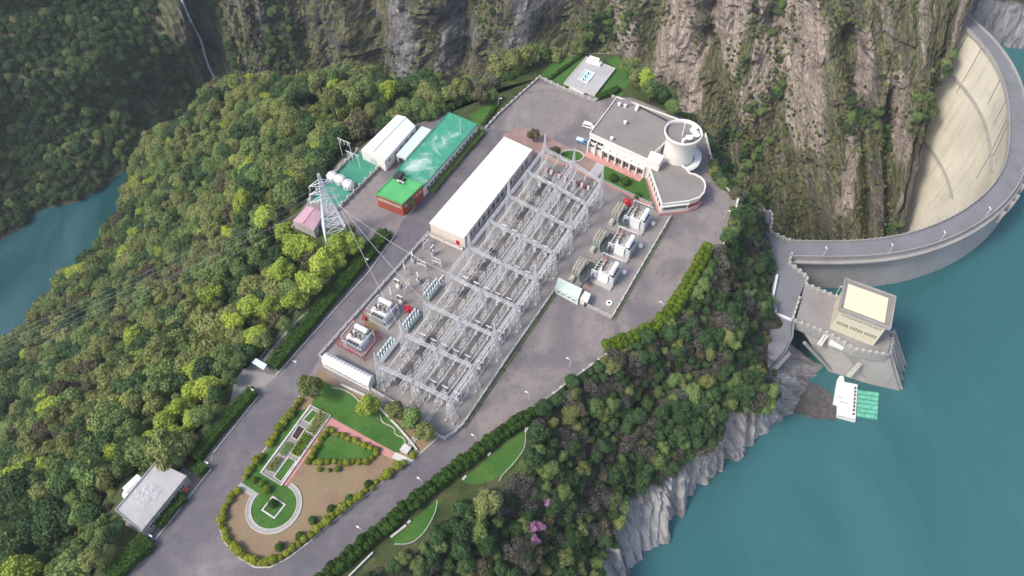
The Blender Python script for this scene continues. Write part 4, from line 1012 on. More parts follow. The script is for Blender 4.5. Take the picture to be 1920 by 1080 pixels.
# white stair house on the roof edge
SH = PL([(1221, 283), (1245, 292), (1237, 306), (1214, 297)], 9.6)
bld('stair_house', 'small white cube-like stair house between the control building and the round tower', 'stair house', [SH[0], SH[3], SH[2], SH[1]], 0, 9.6, 'white_wall', 'white_roof', 0, 0.03)
# annex with a rounded end
AN = PL([(1217, 312), (1242, 383), (1293, 377), (1310, 371), (1319, 362), (1322, 350), (1320, 341), (1314, 334), (1303, 328), (1293, 326), (1287, 318), (1262, 300)], 5.5)
t, o, ro = bld('curved_annex', 'low white annex with a rounded end and a flat grey roof', 'annex', AN, 0, 5.5, 'white_wall', 'flat_roof', .5, 0.012, pw=.45)
windows(t, o, AN[0], AN[1], 7, 3.2, 1.4, 2.4); windows(t, o, AN[1], AN[2], 6, 3.3, 1.3, 2.0, .06, .94)
mb = MB(); pts = [AN[0], AN[1], AN[2], AN[3], AN[4], AN[5]]
cc = cen(AN); o2 = [(cc[0] + (p[0] - cc[0]) * 1.02, cc[1] + (p[1] - cc[1]) * 1.02) for p in pts]
mb.strip(o2, .5, 0, 1.0); mb.off(o).build('base_band', M['pink_trim'], t)
mb = MB(); mb.strip([(cc[0] + (p[0] - cc[0]) * 1.014, cc[1] + (p[1] - cc[1]) * 1.014) for p in AN[2:7]], .3, 2.2, 3.6); mb.off(o).build('ribbon_window', M['red_brick'], t)
mb = MB(); mb.strip([(cc[0] + (p[0] - cc[0]) * 1.03, cc[1] + (p[1] - cc[1]) * 1.03) for p in AN[1:3]], .8, 4.3, 4.6); mb.off(o).build('window_hood', M['white_wall'], t)
# round tower
tx, ty = P(1281, 250, 16.0); bx, by = tx, ty
t = thing('round_tower', 'round white tower flaring to a wide rim with equipment on its roof', 'tower', (bx, by, 0))
mb = MB(); mb.lathe([(6.0, 0), (5.4, 8), (5.4, 11), (5.7, 13.5), (6.5, 15.6), (6.75, 16.2), (6.75, 16.9), (6.25, 16.9), (6.25, 15.6)], n=48, closed_top=False); mb.build('wall', M['white_wall'], t, True)
mb = MB(); mb.lathe([(6.3, 15.4), (6.26, 15.6)], n=48); mb.build('roof', M['flat_roof'], t)
mb = MB(); mb.tube((-.6, -1.2, 15.6), (.6, 2.2, 19.5), .1, 6); mb.build('mast', M['rail'], t)
dm = MB().lathe([(.1, 0), (.9, .25), (1.3, .7)], n=14, closed_top=False).box((0, 0, -.5), (.3, .3, 1.2)).mesh('dish', M['white_paint'])
for x, y, z in ((1.2, -3.6, 16.6), (4.0, -2.2, 16.6), (3.2, .2, 16.5), (4.2, 2.0, 16.5)): put('dish', dm, t, (x, y, z), rnd.random() * 6)
bmx = MB().box((0, 0, .8), (1.3, 1.0, 1.6)).mesh('equipment_box', M['white_paint'])
for x, y in ((2.6, -2.6), (-.4, -4.2), (4.4, -.6)): put('equipment_box', bmx, t, (x, y, 15.6), .6)
mb = MB(); mb.lathe([(8.2, 4.6), (8.4, 4.8), (8.4, 5.1), (6.0, 5.1)], n=40, closed_top=False); bal = mb.build('balcony', M['white_wall'], t)
mb = MB()
for q in range(30):
    a = -1.2 + q / 29 * 3.4
    mb.bar((8.3 * math.cos(a), 8.3 * math.sin(a), 5.1), (8.3 * math.cos(a), 8.3 * math.sin(a), 6.2), .12)
    b = a + 3.4 / 29
    mb.bar((8.3 * math.cos(a), 8.3 * math.sin(a), 6.2), (8.3 * math.cos(b), 8.3 * math.sin(b), 6.2), .16)
mb.build('railing', M['white_paint'], bal)
# small flat roofed building by the lower road
SB = PL([(217, 957), (293, 866), (350, 893), (265, 997)], 4.2)
t, o, ro = bld('pump_house', 'small flat roofed pump house with a stained pale roof beside the lower road', 'pump house', [SB[0], SB[3], SB[2], SB[1]], -1.5, 4.2, 'concrete', 'paved', .35, 0.0, pmat='concrete')
windows(t, o, SB[3], SB[2], 4, 2.4, 1.6, 1.3); door(t, o, SB[3], SB[2], .5, 1.2, 3.0)
tw = MB()
tc = P(273, 928, 4.4)
for q in range(60):
    a = rnd.random() * 6.28; r = rnd.random() ** .5 * 3.4; p = (tc[0] + r * math.cos(a) * .9 - o[0], tc[1] + r * math.sin(a) - o[1], 4.4 + 1.5 + rnd.random() * .5)
    b = rnd.random() * 6.28; tw.bar(p, (p[0] + 1.2 * math.cos(b), p[1] + 1.2 * math.sin(b), p[2] + .5 - rnd.random()), .055)
tw.build('antenna_grid', M['rail'], ro)
x, y = P(250, 908, 2.5); tk = thing('water_tank', 'larger white water tank lying beside the pump house', 'water tank', (x, y, -1), R(55))
MB().tube((-2.4, 0, 3), (2.4, 0, 3), 1.6, 18).build('drum', M['white_paint'], tk, False)
lg = MB().box((0, 0, .9), (.5, 2.6, 1.8)).mesh('saddle', M['concrete']); put('saddle', lg, tk, (-1.4, 0, 0)); put('saddle', lg, tk, (1.4, 0, 0))
x, y = P(239, 924, 2.5); tk = thing('water_tank', 'smaller round white water tank at the corner of the pump house', 'water tank', (x, y, -1))
MB().lathe([(1.4, 0), (1.5, .2), (1.5, 3.2), (1.0, 3.8), (.2, 4.0)], n=18).build('drum', M['white_paint'], tk, True); MB().tube((0, 0, 4), (0, 0, 4.3), .35, 8).build('cap', M['steel'], tk)
stt = thing('red_stair', 'orange red stair bridging from the pump house to the road', 'stair', (*P(337, 909), 0)); o = tuple(stt.location)
a, b = P(334, 908, 2.6), P(352, 920, .6); mb = MB(); mb.bar((*a, 2.6), (*b, .5), 1.3, .3); mb.off(o).build('flight', M['orange'], stt)
mb = MB(); mb.bar((a[0] + .3, a[1] + .6, 3.5), (b[0] + .3, b[1] + .6, 1.4), .1); mb.off(o).build('handrail', M['orange'], stt)
mb = MB(); mb.bar((a[0] - .3, a[1] - .6, 3.5), (b[0] - .3, b[1] - .6, 1.4), .1); mb.off(o).build('handrail', M['orange'], stt)

# ------------------------------------------------------------------ dam quay, intake tower, pontoons
QZ = -25.0
qy = thing('dam_quay', 'grey concrete quay and ramp joining the dam crest to the wooded slope', 'quay', (*P(1460, 520, QZ), QZ)); o = tuple(qy.location)
QP = [(1408, 392), (1446, 401), (1446, 420), (1442, 436), (1462, 446), (1490, 455), (1488, 478), (1478, 494), (1513, 522), (1509, 532), (1497, 560), (1485, 600), (1482, 636), (1468, 660), (1440, 690), (1440, 640), (1447, 590), (1445, 555), (1452, 520), (1440, 480), (1425, 440)]
mb = MB(); mb.prism(PL(QP, QZ), -46, QZ - .05); mb.off(o).build('deck', M['quay_floor'], qy)
for pts in ([(1408, 392), (1446, 401), (1446, 420), (1442, 436), (1462, 446), (1480, 453)], [(1483, 479), (1478, 494), (1513, 522), (1509, 532)], [(1497, 562), (1484, 602)]):
    mb = MB(); mb.strip(PL(pts, QZ), .6, QZ - .6, QZ + 1.1); w = mb.off(o).build('parapet', M['concrete'], qy)
    for x, y, a in walk(PL(pts, QZ), 2.4): put('post', MB().box((0, 0, .8), (.85, .85, 1.6)).mesh('post', M['kerb']) if 'qpost' not in globals() else qpost, w, (x - o[0], y - o[1], 0), a)
for pts, zz in (([(1456, 518), (1446, 568), (1446, 573)], 1.2), ([(1447, 575), (1454, 580), (1452, 590)], 1.4), ([(1452, 588), (1484, 601)], .7)):
    mb = MB(); mb.strip(PL(pts, QZ), .7, QZ - .05, QZ + zz); mb.off(o).build('white_barrier', M['rail'], qy)
rp = thing('ramp_wall', 'dark retaining wall following the ramp below the quay', 'retaining wall', (*P(1440, 690, QZ), QZ)); o = tuple(rp.location)
mb = MB(); mb.strip([(*P(*p, QZ - 1 - q * .5), -q * .9) for q, p in enumerate([(1486, 602), (1483, 636), (1470, 662), (1445, 690), (1425, 712)])], .7, QZ - 6, QZ + .9); mb.off(o).build('wall', M['quay_floor'], rp)
mb = MB(); mb.prism(PL([(1478, 655), (1440, 686), (1420, 712), (1430, 722), (1455, 695), (1484, 664)], QZ - 2), -40, QZ - 2.2); mb.off(o).build('ramp', M['quay_floor'], rp)
# intake
ti = thing('intake_tower', 'cream intake tower house on a sloping concrete base standing in the lake', 'intake tower', (*P(1610, 600, QZ), QZ)); o = tuple(ti.location)
DK = PL([(1509, 534), (1570, 560), (1655, 592), (1670, 640), (1664, 664), (1604, 657), (1556, 628), (1492, 603)], QZ)
mb = MB(); mb.prism(DK, QZ - 3.0, QZ - .02, bottom=True); dk = mb.off(o).build('deck', M['terrace_floor'], ti)
for pts in ([(1511, 535), (1568, 559)], [(1490, 604), (1553, 628), (1602, 657), (1640, 664), (1665, 667)]):
    mb = MB(); mb.strip(PL(pts, QZ), .6, QZ - 3.4, QZ + 1.0); w = mb.off(o).build('parapet', M['concrete'], dk)
    pm = MB().box((0, 0, .75), (.8, .8, 1.5)).mesh('post', M['kerb'])
    for x, y, a in walk(PL(pts, QZ), 2.2): put('post', pm, w, (x - o[0], y - o[1], 0), a)
ZRf = -12.5
RF = PL([(1585, 523), (1679, 557), (1669, 616), (1574, 579)], ZRf)
c = cen(RF); WL = [(c[0] + (p[0] - c[0]) * .9, c[1] + (p[1] - c[1]) * .9) for p in RF]
mb = MB(); mb.prism(WL, QZ, ZRf - 1, top=False); mb.off(o).build('wall', M['cream_wall'], ti)
mb = MB(); mb.prism(RF, ZRf - 1.0, ZRf, bottom=True); rf = mb.off(o).build('roof', M['flat_roof'], ti)
mb = MB(); mb.strip(RF, .5, ZRf - 1.004, ZRf + .5, True); mb.off(o).build('parapet', M['concrete'], rf)
mb = MB(); mb.prism(PL([(1591, 532), (1666, 559), (1659, 605), (1582, 576)], ZRf + .3), ZRf - .02, ZRf + .3); mb.off(o).build('roof_slab', M['cream_roof'], rf)
for f_ in ((.04, .32), (.35, .64), (.68, .95)): windows(ti, o, WL[3], WL[2], 5, QZ + 4.8, .42, 1.7, *f_, frame='cream_wall')
vw = MB().box((0, 0, 0), (.22, .2, .8)).mesh('vent_slot', M['dark'])
dW = Vector((WL[2][0] - WL[3][0], WL[2][1] - WL[3][1])); aw = math.atan2(dW.y, dW.x)
for q in range(18):
    f = .05 + .9 * (q + .5) / 18; put('vent_slot', vw, ti, (WL[3][0] + dW.x * f - o[0], WL[3][1] + dW.y * f - o[1], 9.3), aw)
    
# sloping concrete front
top = PL([(1500, 612), (1556, 630), (1604, 660), (1668, 670)], QZ - 1.5); bot = PL([(1555, 697), (1590, 708), (1630, 720), (1688, 733)], ZL)
bk = PL([(1520, 560), (1570, 575), (1640, 590), (1676, 640)], QZ - 1.5)
mb = MB()
vs = [(*p, QZ - 1.5) for p in top] + [(*p, ZL - .5) for p in bot] + [(p[0], p[1], ZL - 20) for p in bot] + [(*p, QZ - 1.5) for p in bk] + [(p[0], p[1], ZL - 20) for p in bk]
fs = []
for i in range(3): fs += [(i, 4 + i, 5 + i, 1 + i), (4 + i, 8 + i, 9 + i, 5 + i), (i, i + 1, 13 + i, 12 + i), (12 + i, 13 + i, 17 + i, 16 + i)]
fs += [(0, 12, 16, 8, 4), (3, 7, 11, 19, 15)]
mb.add(vs, fs); sf = mb.off(o).build('sloping_front', M['dam_up'], ti)
for (a, b, za, zb) in (((1548, 626), (1532, 648), QZ - .3, -29), ((1553, 628), (1537, 650), QZ - .3, -29), ((1610, 682), (1588, 706), -32, -40), ((1614, 684), (1592, 708), -32, -40)):
    mb = MB(); mb.bar((*P(*a, za), za + .6), (*P(*b, zb), zb + .6), .7, .6); mb.off(o).build('rail_track', M['stone'], sf)
mb = MB(); mb.bar((*P(1508, 642, -28), -28), (*P(1556, 692, -42), -42), .8, 1.0); mb.off(o).build('edge_beam', M['concrete'], sf)
sx = P(1572, 641, QZ); mb = MB(); mb.box((sx[0], sx[1], QZ - 2.0), (5, 1.5, 1.6), aw); mb.off(o).build('sign_panel', M['white_paint'], sf)
for q, (a, b) in enumerate((((1672, 622), (1696, 683)), ((1669, 634), (1693, 694)), ((1667, 646), (1690, 710)), ((1665, 660), (1689, 728)))):
    mb = MB(); mb.bar((*P(*a, QZ - 1), QZ - 1), (*P(*b, ZL), ZL - 1), 1.0, 2.4); mb.off(o).build('pier', M['concrete'], ti)
x, y = P(1565, 556, QZ); lp = thing('quay_lamp', 'white lamp post at the back corner of the intake deck', 'lamp post', (x, y, QZ))
MB().tube((0, 0, 0), (0, 0, 6), .09, 6).build('pole', M['rail'], lp); MB().box((.4, 0, 6), (1.2, .3, .2)).build('lamp_head', M['rail'], lp)
# pontoons
pn = thing('white_pontoon', 'white work pontoon moored below the intake base', 'pontoon', (*P(1585, 747, ZL), ZL)); o = tuple(pn.location)
pw = PL([(1570, 712), (1575, 704), (1582, 706), (1583, 716), (1608, 721), (1604, 790), (1569, 781), (1570, 760), (1562, 757)], ZL + .9)
mb = MB(); mb.prism(pw, ZL - .3, ZL + .9); mb.off(o).build('hull', M['white_paint'], pn)
mb = MB()
for a, b in (((1569, 742), (1580, 746)), ((1575, 752), (1590, 757)), ((1602, 730), (1600, 770)), ((1571, 779), (1603, 787))):
    mb.bar((*P(*a, ZL + 1.4), ZL + 1.3), (*P(*b, ZL + 1.4), ZL + 1.3), .35, .5)
mb.off(o).build('railing', M['stone'], pn)
mb = MB()
for q in range(8):
    p = P(1603 - q * .5, 728 + q * 7, ZL + 1); mb.lathe([(.3, .85), (.35, 1.6)], (p[0], p[1], ZL), 8)
mb.off(o).build('bollard', M['dark'], pn)
pn = thing('green_pontoon', 'sea green slatted float beside the white pontoon', 'pontoon', (*P(1627, 758, ZL), ZL)); o = tuple(pn.location)
mb = MB(); mb.prism(PL([(1608, 731), (1648, 736), (1645, 787), (1606, 781)], ZL + .5), ZL - .3, ZL + .5); mb.off(o).build('deck', M['float_green'], pn)
mb = MB()
for q in range(7):
    f = q / 6; mb.bar((*lerp(P(1608, 731, ZL + .6), P(1606, 781, ZL + .6), f), ZL + .65), (*lerp(P(1648, 736, ZL + .6), P(1645, 787, ZL + .6), f), ZL + .65), .14, .3)
mb.off(o).build('batten', M['green_floor'], pn)
dr = MB(); dpoly = PL([(1475, 765), (1495, 745), (1530, 722), (1552, 735), (1568, 760), (1566, 785), (1520, 782)], ZL)
rg = random.Random(3); smp = polysampler(dpoly, ZL + .02, ZL + .25)
for q in range(1500):
    p, _ = smp(rg); a = rg.random() * 3.14; l = .3 + rg.random() ** 3 * 1.8
    dr.bar((p.x - l * math.cos(a), p.y - l * math.sin(a), p.z), (p.x + l * math.cos(a), p.y + l * math.sin(a), p.z + .05), .12 + .3 * rg.random(), .1)
tag(dr.build('driftwood', M['driftwood']), 'dark raft of driftwood and debris floating by the rocks', 'driftwood', kind='stuff')

# ------------------------------------------------------------------ vehicles
def wheelset(root, xs, w, r):
    tm = MB().tube((0, -.14, 0), (0, .14, 0), r, 14).mesh('wheel', M['tyre']); rm = MB().tube((0, -.16, 0), (0, .16, 0), r * .5, 10).mesh('rim', M['steel'])
    for x in xs:
        for s in (-1, 1): wh = put('wheel', tm, root, (x, s * w / 2, r)); put('rim', rm, wh)
def prof(poly, w):
    mb = MB(); n = len(poly)
    mb.v = [(x, -w / 2, z) for x, z in poly] + [(x, w / 2, z) for x, z in poly]
    mb.f = [(i + n, (i + 1) % n + n, (i + 1) % n, i) for i in range(n)] + [tuple(range(n)), tuple(range(2 * n - 1, n - 1, -1))]; mb.m = [0] * len(mb.f); return mb
x, y = P(1092, 268); tr = thing('pickup_truck', 'small blue pickup truck with a dark cab parked beside the control building', 'truck', (x, y, 0), R(-27))
prof([(-2.8, .6), (.6, .6), (.6, 1.35), (-2.8, 1.35)], 2.0).build('cargo_bed', M['blue_paint'], tr)
prof([(.7, .5), (2.9, .5), (2.9, 1.2), (2.4, 1.4), (1.9, 2.15), (.8, 2.15)], 1.95).build('cab', M['blue_paint'], tr)
prof([(1.95, 1.45), (2.42, 1.42), (1.98, 2.08), (1.0, 2.08), (1.0, 1.45)], 1.98).build('windscreen', M['glass'], tr)
hm = MB().box((2.92, 0, .95), (.08, .35, .2)).mesh('headlight', M['white_paint']); put('headlight', hm, tr, (0, .7, 0)); put('headlight', hm, tr, (0, -.7, 0))
MB().box((-1.1, 0, 1.5), (2.8, 1.6, .35)).build('load', M['pale_blue'], tr); wheelset(tr, (-1.8, 1.9), 1.9, .42)
x, y = P(1103, 239); vn = thing('white_van', 'white minivan parked tight against the corner of the control building', 'van', (x, y, 0), R(-27))
prof([(-2.2, .4), (2.2, .4), (2.25, 1.0), (1.5, 1.25), (.9, 1.9), (-2.1, 1.95), (-2.25, 1.2)], 1.8).build('body', M['white_paint'], vn)
prof([(1.45, 1.28), (.92, 1.85), (-1.9, 1.85), (-1.9, 1.3)], 1.83).build('windows', M['glass'], vn); wheelset(vn, (-1.4, 1.4), 1.7, .36)
hm = MB().box((2.24, 0, .85), (.06, .3, .2)).mesh('headlight', M['steel']); put('headlight', hm, vn, (0, .6, 0)); put('headlight', hm, vn, (0, -.6, 0))
#PART5
# ------------------------------------------------------------------ switchyard
HB = 12.0
colA = [(1021, 279), (989, 317), (954, 366), (918, 412), (879, 459), (843, 516), (799, 569), (748, 623), (712, 683)]
colB = [(1076, 304), (1043, 350), (1013, 396), (980, 441), (940, 489), (904, 546), (862, 600), (820, 654), (775, 713)]
colC = [(1126, 340), (1101, 381), (1073, 423), (1037, 471), (1003, 522), (964, 573), (930, 627), (885, 690), (844, 745)]
def fitline(col):
    w = np.array(PL(col, HB)); i = np.arange(9); return [(np.polyval(np.polyfit(i, w[:, 0], 2), q), np.polyval(np.polyfit(i, w[:, 1], 2), q)) for q in range(9)]
GA, GB, GC = fitline(colA), fitline(colB), fitline(colC)
au = Vector((GC[0][0] - GC[8][0], GC[0][1] - GC[8][1])).normalized(); YR = math.atan2(au.y, au.x)   # along the yard, away from the camera
bu = Vector((au.y, -au.x))
def lattice(a, b, wa, wb, n, leg=.2, br=.12, base_rot=None):
    """lattice column from a to b: legs (list of MB) and bracing MB"""
    a, b = Vector(a), Vector(b); d = (b - a).normalized()
    e = d.cross(Vector((0, 0, 1))) if abs(d.z) < .9 else Vector((1, 0, 0)); e.normalize(); g = e.cross(d).normalized()
    legs = []; brc = MB(); rings = []
    for q in range(n + 1):
        f = q / n; w = (wa + (wb - wa) * f) / 2; c = a + (b - a) * f
        rings.append([c + e * w * sx + g * w * sy for sx, sy in ((-1, -1), (1, -1), (1, 1), (-1, 1))])
    for k_ in range(4): m = MB(); m.bar(rings[0][k_], rings[-1][k_], leg); legs.append(m)
    for q in range(n):
        for k_ in range(4):
            j = (k_ + 1) % 4
            brc.bar(rings[q][k_], rings[q + 1][j], br); brc.bar(rings[q][j], rings[q + 1][k_], br); brc.bar(rings[q + 1][k_], rings[q + 1][j], br)
    return legs, brc
legs, brc = lattice((0, 0, 0), (0, 0, HB), 2.4, 0.95, 5, .12, .05)
legm = [l.mesh('leg', M['steel']) for l in legs]; brm = brc.mesh('bracing', M['steel'])
pk, pb_ = lattice((0, 0, HB), (0, 0, HB + 6.5), 0.95, .2, 4, .1, .06)
for l in pk: pb_.add(l.v, l.f)
pkm = pb_.mesh('peak', M['steel'])
ftm = MB().box((0, 0, .2), (.8, .8, .5)).mesh('footing', M['pale_slab'])
PEAKS = {'A': (0, 2, 4, 7, 8), 'B': (0,), 'C': (0, 2, 4, 6)}
CN = {'A': 'in the row nearest the white hall', 'B': 'in the middle row of the switchyard', 'C': 'in the row facing the white transformers'}
for nm, col in (('A', GA), ('B', GB), ('C', GC)):
    for i, (x, y) in enumerate(col):
        p = i in PEAKS[nm]
        t = thing('lattice_tower', '%s lattice tower %s, %s from the fountain end' % ('spiked' if p else 'flat topped', CN[nm], ORD[i]), 'lattice tower', (x, y, .04), YR, 'lattice towers of the switchyard')
        for m in legm: put('leg', m, t)
        put('bracing', brm, t)
        for sx, sy in ((1, 1), (1, -1), (-1, 1), (-1, -1)): put('footing', ftm, t, (sx * 1.25, sy * 1.25, 0))
        if p: put('peak', pkm, t)
# beams
insm = MB()
for q in range(7): insm.lathe([(.05, -.1 - q * .28), (.2, -.16 - q * .28), (.05, -.3 - q * .28)], n=7, closed_top=False)
insm = insm.mesh('insulator', M['porcelain'])
def beam(p, q, label, n, ins, w=0.8, group='lattice beams of the switchyard'):
    L = dist(p, q); rz = math.atan2(q[1] - p[1], q[0] - p[0])
    t = thing('lattice_beam', label, 'beam', (p[0], p[1], HB), rz, group)
    lg, br = lattice((.4, 0, -.6), (L - .4, 0, -.6), w, w, n, .085, .045)
    for m in lg: br.add(m.v, m.f)
    br.build('truss', M['steel'], t)
    for k_ in range(ins):
        x = L * (k_ + .5) / ins
        for s in (-1, 1): put('insulator', insm, t, (x, s * 1.0, -1.0))
for i in range(9):
    for (c1, c2, nm) in ((GA, GB, 'hall half'), (GB, GC, 'transformer half')):
        beam(c1[i], c2[i], '%s lattice beam across the yard from the fountain end, %s' % (ORD[i], nm), 6, 3)
for nm, col, rng in (('A', GA, (0, 1, 2, 3, 4, 7)), ('B', GB, range(8)), ('C', GC, range(8))):
    for i in rng:
        beam(col[i], col[i + 1], 'lengthwise lattice beam %s, joining its %s and %s towers' % (CN[nm], ORD[i], ORD[i + 1]), 6, 0)
# overhead conductors along the yard
spm = MB().tube((0, 0, 0), (0, 0, 4.6), .1, 6).lathe([(.12, 4.6), (.24, 4.8), (.12, 5.2), (.24, 5.5), (.12, 6.4)], n=7).mesh('support_post', M['steel'])
for nm, c1, c2 in (('hall', GA, GB), ('transformer', GB, GC)):
    for q in range(3):
        f = (q + .5) / 3; mb = MB(); o = (*lerp(c1[8], c2[8], f), 10)
        for i in range(8):
            a, b = lerp(c1[i], c2[i], f), lerp(c1[i + 1], c2[i + 1], f)
            for s in range(4):
                z = lambda r: 10.6 - .9 * 4 * r * (1 - r)
                mb.tube((*lerp(a, b, s / 4), z(s / 4)), (*lerp(a, b, (s + 1) / 4), z((s + 1) / 4)), .055, 5)
        w = mb.off(o).build('overhead_conductor', M['white_paint']); w.location = o
        tag(w, 'long pale overhead conductor down the %s half of the yard, %s from the middle towers' % (nm, ORD[2 - q if nm == 'hall' else q]), 'cable', 'overhead conductors of the switchyard')
for nm, c1, c2, fs_ in (('hall', GA, GB, (.06, .9)), ('transformer', GB, GC, (.08, .86, .96))):
    for q, f in enumerate(fs_):
        mb = MB(); o = (*lerp(c1[8], c2[8], f), 6.5); pa, pb2 = lerp(c1[8], c2[8], f), lerp(c1[0], c2[0], f)
        for i in range(8): mb.tube((*lerp(c1[i], c2[i], f), 6.5), (*lerp(c1[i + 1], c2[i + 1], f), 6.5), .09, 6)
        w = mb.off(o).build('busbar', M['white_paint']); w.location = o
        for i in range(8):
            a = lerp(lerp(c1[i], c2[i], f), lerp(c1[i + 1], c2[i + 1], f), .5); put('support_post', spm, w, (a[0] - o[0], a[1] - o[1], -6.5))
        tag(w, 'straight white busbar along the %s half of the yard, %s from the hall side' % (nm, ORD[q]), 'busbar', 'busbars of the switchyard')
# ground strips under the bays
for i in range(8):
    for (c1, c2, f0, f1, mt) in ((GA, GB, .1, .42, 'dark_gravel'), (GB, GC, .62, .9, 'dark_gravel')):
        if (i + (c1 is GB)) % 3 == 2: continue
        a, b, c, d = lerp(c1[i], c2[i], f0), lerp(c1[i], c2[i], f1), lerp(c1[i + 1], c2[i + 1], f1), lerp(c1[i + 1], c2[i + 1], f0)
        a, d = lerp(a, d, .12), lerp(a, d, .88); b, c = lerp(b, c, .12), lerp(b, c, .88)
        sheet('gravel', [a, b, c, d], .07, M[mt])
for (c1, c2, f) in ((GA, GB, .08), (GA, GB, .55), (GB, GC, .2), (GB, GC, .55), (GB, GC, .95)):
    mb = MB(); mb.strip([lerp(c1[0], c2[0], f), lerp(c1[8], c2[8], f)], .7, .02, .13); tag(mb.build('cable_trench', M['pale_slab']), kind='structure')
a = lerp(GB[8], GC[8], .5); mb = MB(); mb.strip([a, (a[0] - au.x * 14, a[1] - au.y * 14)], 1.6, .02, .16); tag(mb.build('cable_trench', M['pale_slab']), kind='structure')
e_ = (a[0] - au.x * 14.5, a[1] - au.y * 14.5); mb = MB(); mb.box((0, 0, .6), (2, 2.2, 1.2), YR).box((0, 0, 1.25), (2.3, 2.5, .14), YR); w = mb.build('concrete_hatch', M['stone']); w.location = (*e_, .1); tag(w, 'pale concrete hatch at the lower end of the cable trench', 'hatch')
# post insulators, disconnectors, breakers
def post_ins(mb, x, y, z0, h, r=.16, n=6):
    mb.lathe([(r * .6, z0)] + [(r if q % 2 else r * .6, z0 + h * (q + 1) / 10) for q in range(10)], (x, y, 0), n)
def disconnector():
    t = thing('disconnector', 'x', 'disconnector', (0, 0, 0), 0, 'disconnector switches in the switchyard')
    lg = MB().box((0, 0, 1.2), (.22, .22, 2.4)).mesh('leg', M['steel'])
    for s in (-1, 1): put('leg', lg, t, (s * 1.5, 0, 0))
    MB().box((0, 0, 2.5), (3.8, .35, .25)).build('base_frame', M['steel'], t)
    mb = MB(); post_ins(mb, 0, 0, 2.6, 1.6); im = mb.mesh('insulator_post', M['porcelain'])
    for s in (-1.6, 0, 1.6): put('insulator_post', im, t, (s, 0, 0))
    MB().bar((-1.6, 0, 4.3), (1.6, 0, 4.4), .12).build('switch_arm', M['white_paint'], t)
    return t
def breaker():
    t = thing('circuit_breaker', 'x', 'circuit breaker', (0, 0, 0), 0, 'circuit breakers in the switchyard')
    MB().box((0, 0, .9), (1.2, .9, 1.4)).build('control_box', M['white_paint'], t)
    lg = MB().box((0, 0, .9), (.16, .16, 1.8)).mesh('leg', M['steel'])
    for sx in (-1, 1): put('leg', lg, t, (sx * .8, 0, 0))
    MB().box((0, 0, 1.9), (2.0, .6, .3)).build('base_frame', M['steel'], t)
    mb = MB(); post_ins(mb, 0, 0, 2.0, 2.2, .26, 8); im = mb.mesh('bushing', M['brown_porcelain'])
    for s in (-.7, .7): put('bushing', im, t, (s, 0, 0))
    MB().box((0, 0, 4.3), (2.0, .3, .25)).build('terminal_bar', M['white_paint'], t)
    return t
D0, B0 = disconnector(), breaker(); d_used = b_used = False
for i in range(8):
    for nm, c1, c2 in (('hall', GA, GB), ('transformer', GB, GC)):
        for q in range(3):
            f = (q + .5) / 3
            for (src, g, kind_) in ((D0, .22, 'disconnector'), (B0, .5, 'circuit breaker'), (D0, .64, 'disconnector'), (D0, .82, 'disconnector')):
                if kind_ == 'circuit breaker' and (i % 2 == 1 and nm == 'hall'): continue
                p = lerp(lerp(c1[i], c2[i], f), lerp(c1[i + 1], c2[i + 1], f), g)
                lb = 'grey %s on thin legs, %s half of the yard, %s bay from the fountain' % (kind_, nm, ORD[i])
                gp = '%ss of the %s bay, %s half' % (kind_, ORD[i], nm)
                used = d_used if src is D0 else b_used
                if not used:
                    src.location = (*p, .04); src.rotation_euler = (0, 0, YR + (0 if src is D0 else 1.57)); src['label'] = lb; src['group'] = gp
                    if src is D0: d_used = True
                    else: b_used = True
                else: dup(src, (*p, .04), YR + (0 if src is D0 else 1.57), lb, gp)
# small breakers in the open corner between the hall and the left transformers
for q, (px, py) in enumerate(((800, 462), (775, 492), (792, 505), (812, 478), (760, 512), (747, 540), (765, 545), (785, 530), (820, 500), (830, 535), (735, 560), (752, 570), (800, 545))):
    src = (D0, B0)[q % 2]; kd = ('disconnector', 'circuit breaker')[q % 2]
    dup(src, (*P(px, py), .04), YR + (q % 3) * .8, '%s in the open corner by the inner road, %s from the hall' % (kd, ORD[q] if q < 12 else 'farthest'), 'switchgear in the open corner by the inner road')
# insulator racks standing in line with the hall side beams
def rack():
    t = thing('insulator_rack', 'x', 'insulator rack', (0, 0, 0), 0, 'insulator racks')
    MB().box((0, 0, .5), (7.5, 2.4, 1.0)).build('plinth', M['grey_green'], t)
    MB().box((0, 1.0, 1.8), (7.5, .25, 1.6)).build('back_frame', M['steel'], t)
    pm = MB(); post_ins(pm, 0, 0, 1.0, 2.4, .3, 8); pm = pm.mesh('insulator', M['pale_blue'])
    for a in range(6):
        for b in range(2): put('insulator', pm, t, (-3.2 + a * 1.28, -.6 + b * 1.2, 0))
    return t
RK = [((812, 548), 'behind the middle of the hall side beams'), ((772, 606), 'next to the red hose drum near the left transformers'), ((727, 660), 'nearest to the long white shed')]
r0_ = rack(); r0_.location = (*P(*RK[0][0]), .04); r0_.rotation_euler = (0, 0, YR); r0_['label'] = 'grey green rack of pale insulators ' + RK[0][1]
for p, lb in RK[1:]: dup(r0_, (*P(*p), .04), YR, 'grey green rack of pale insulators ' + lb)
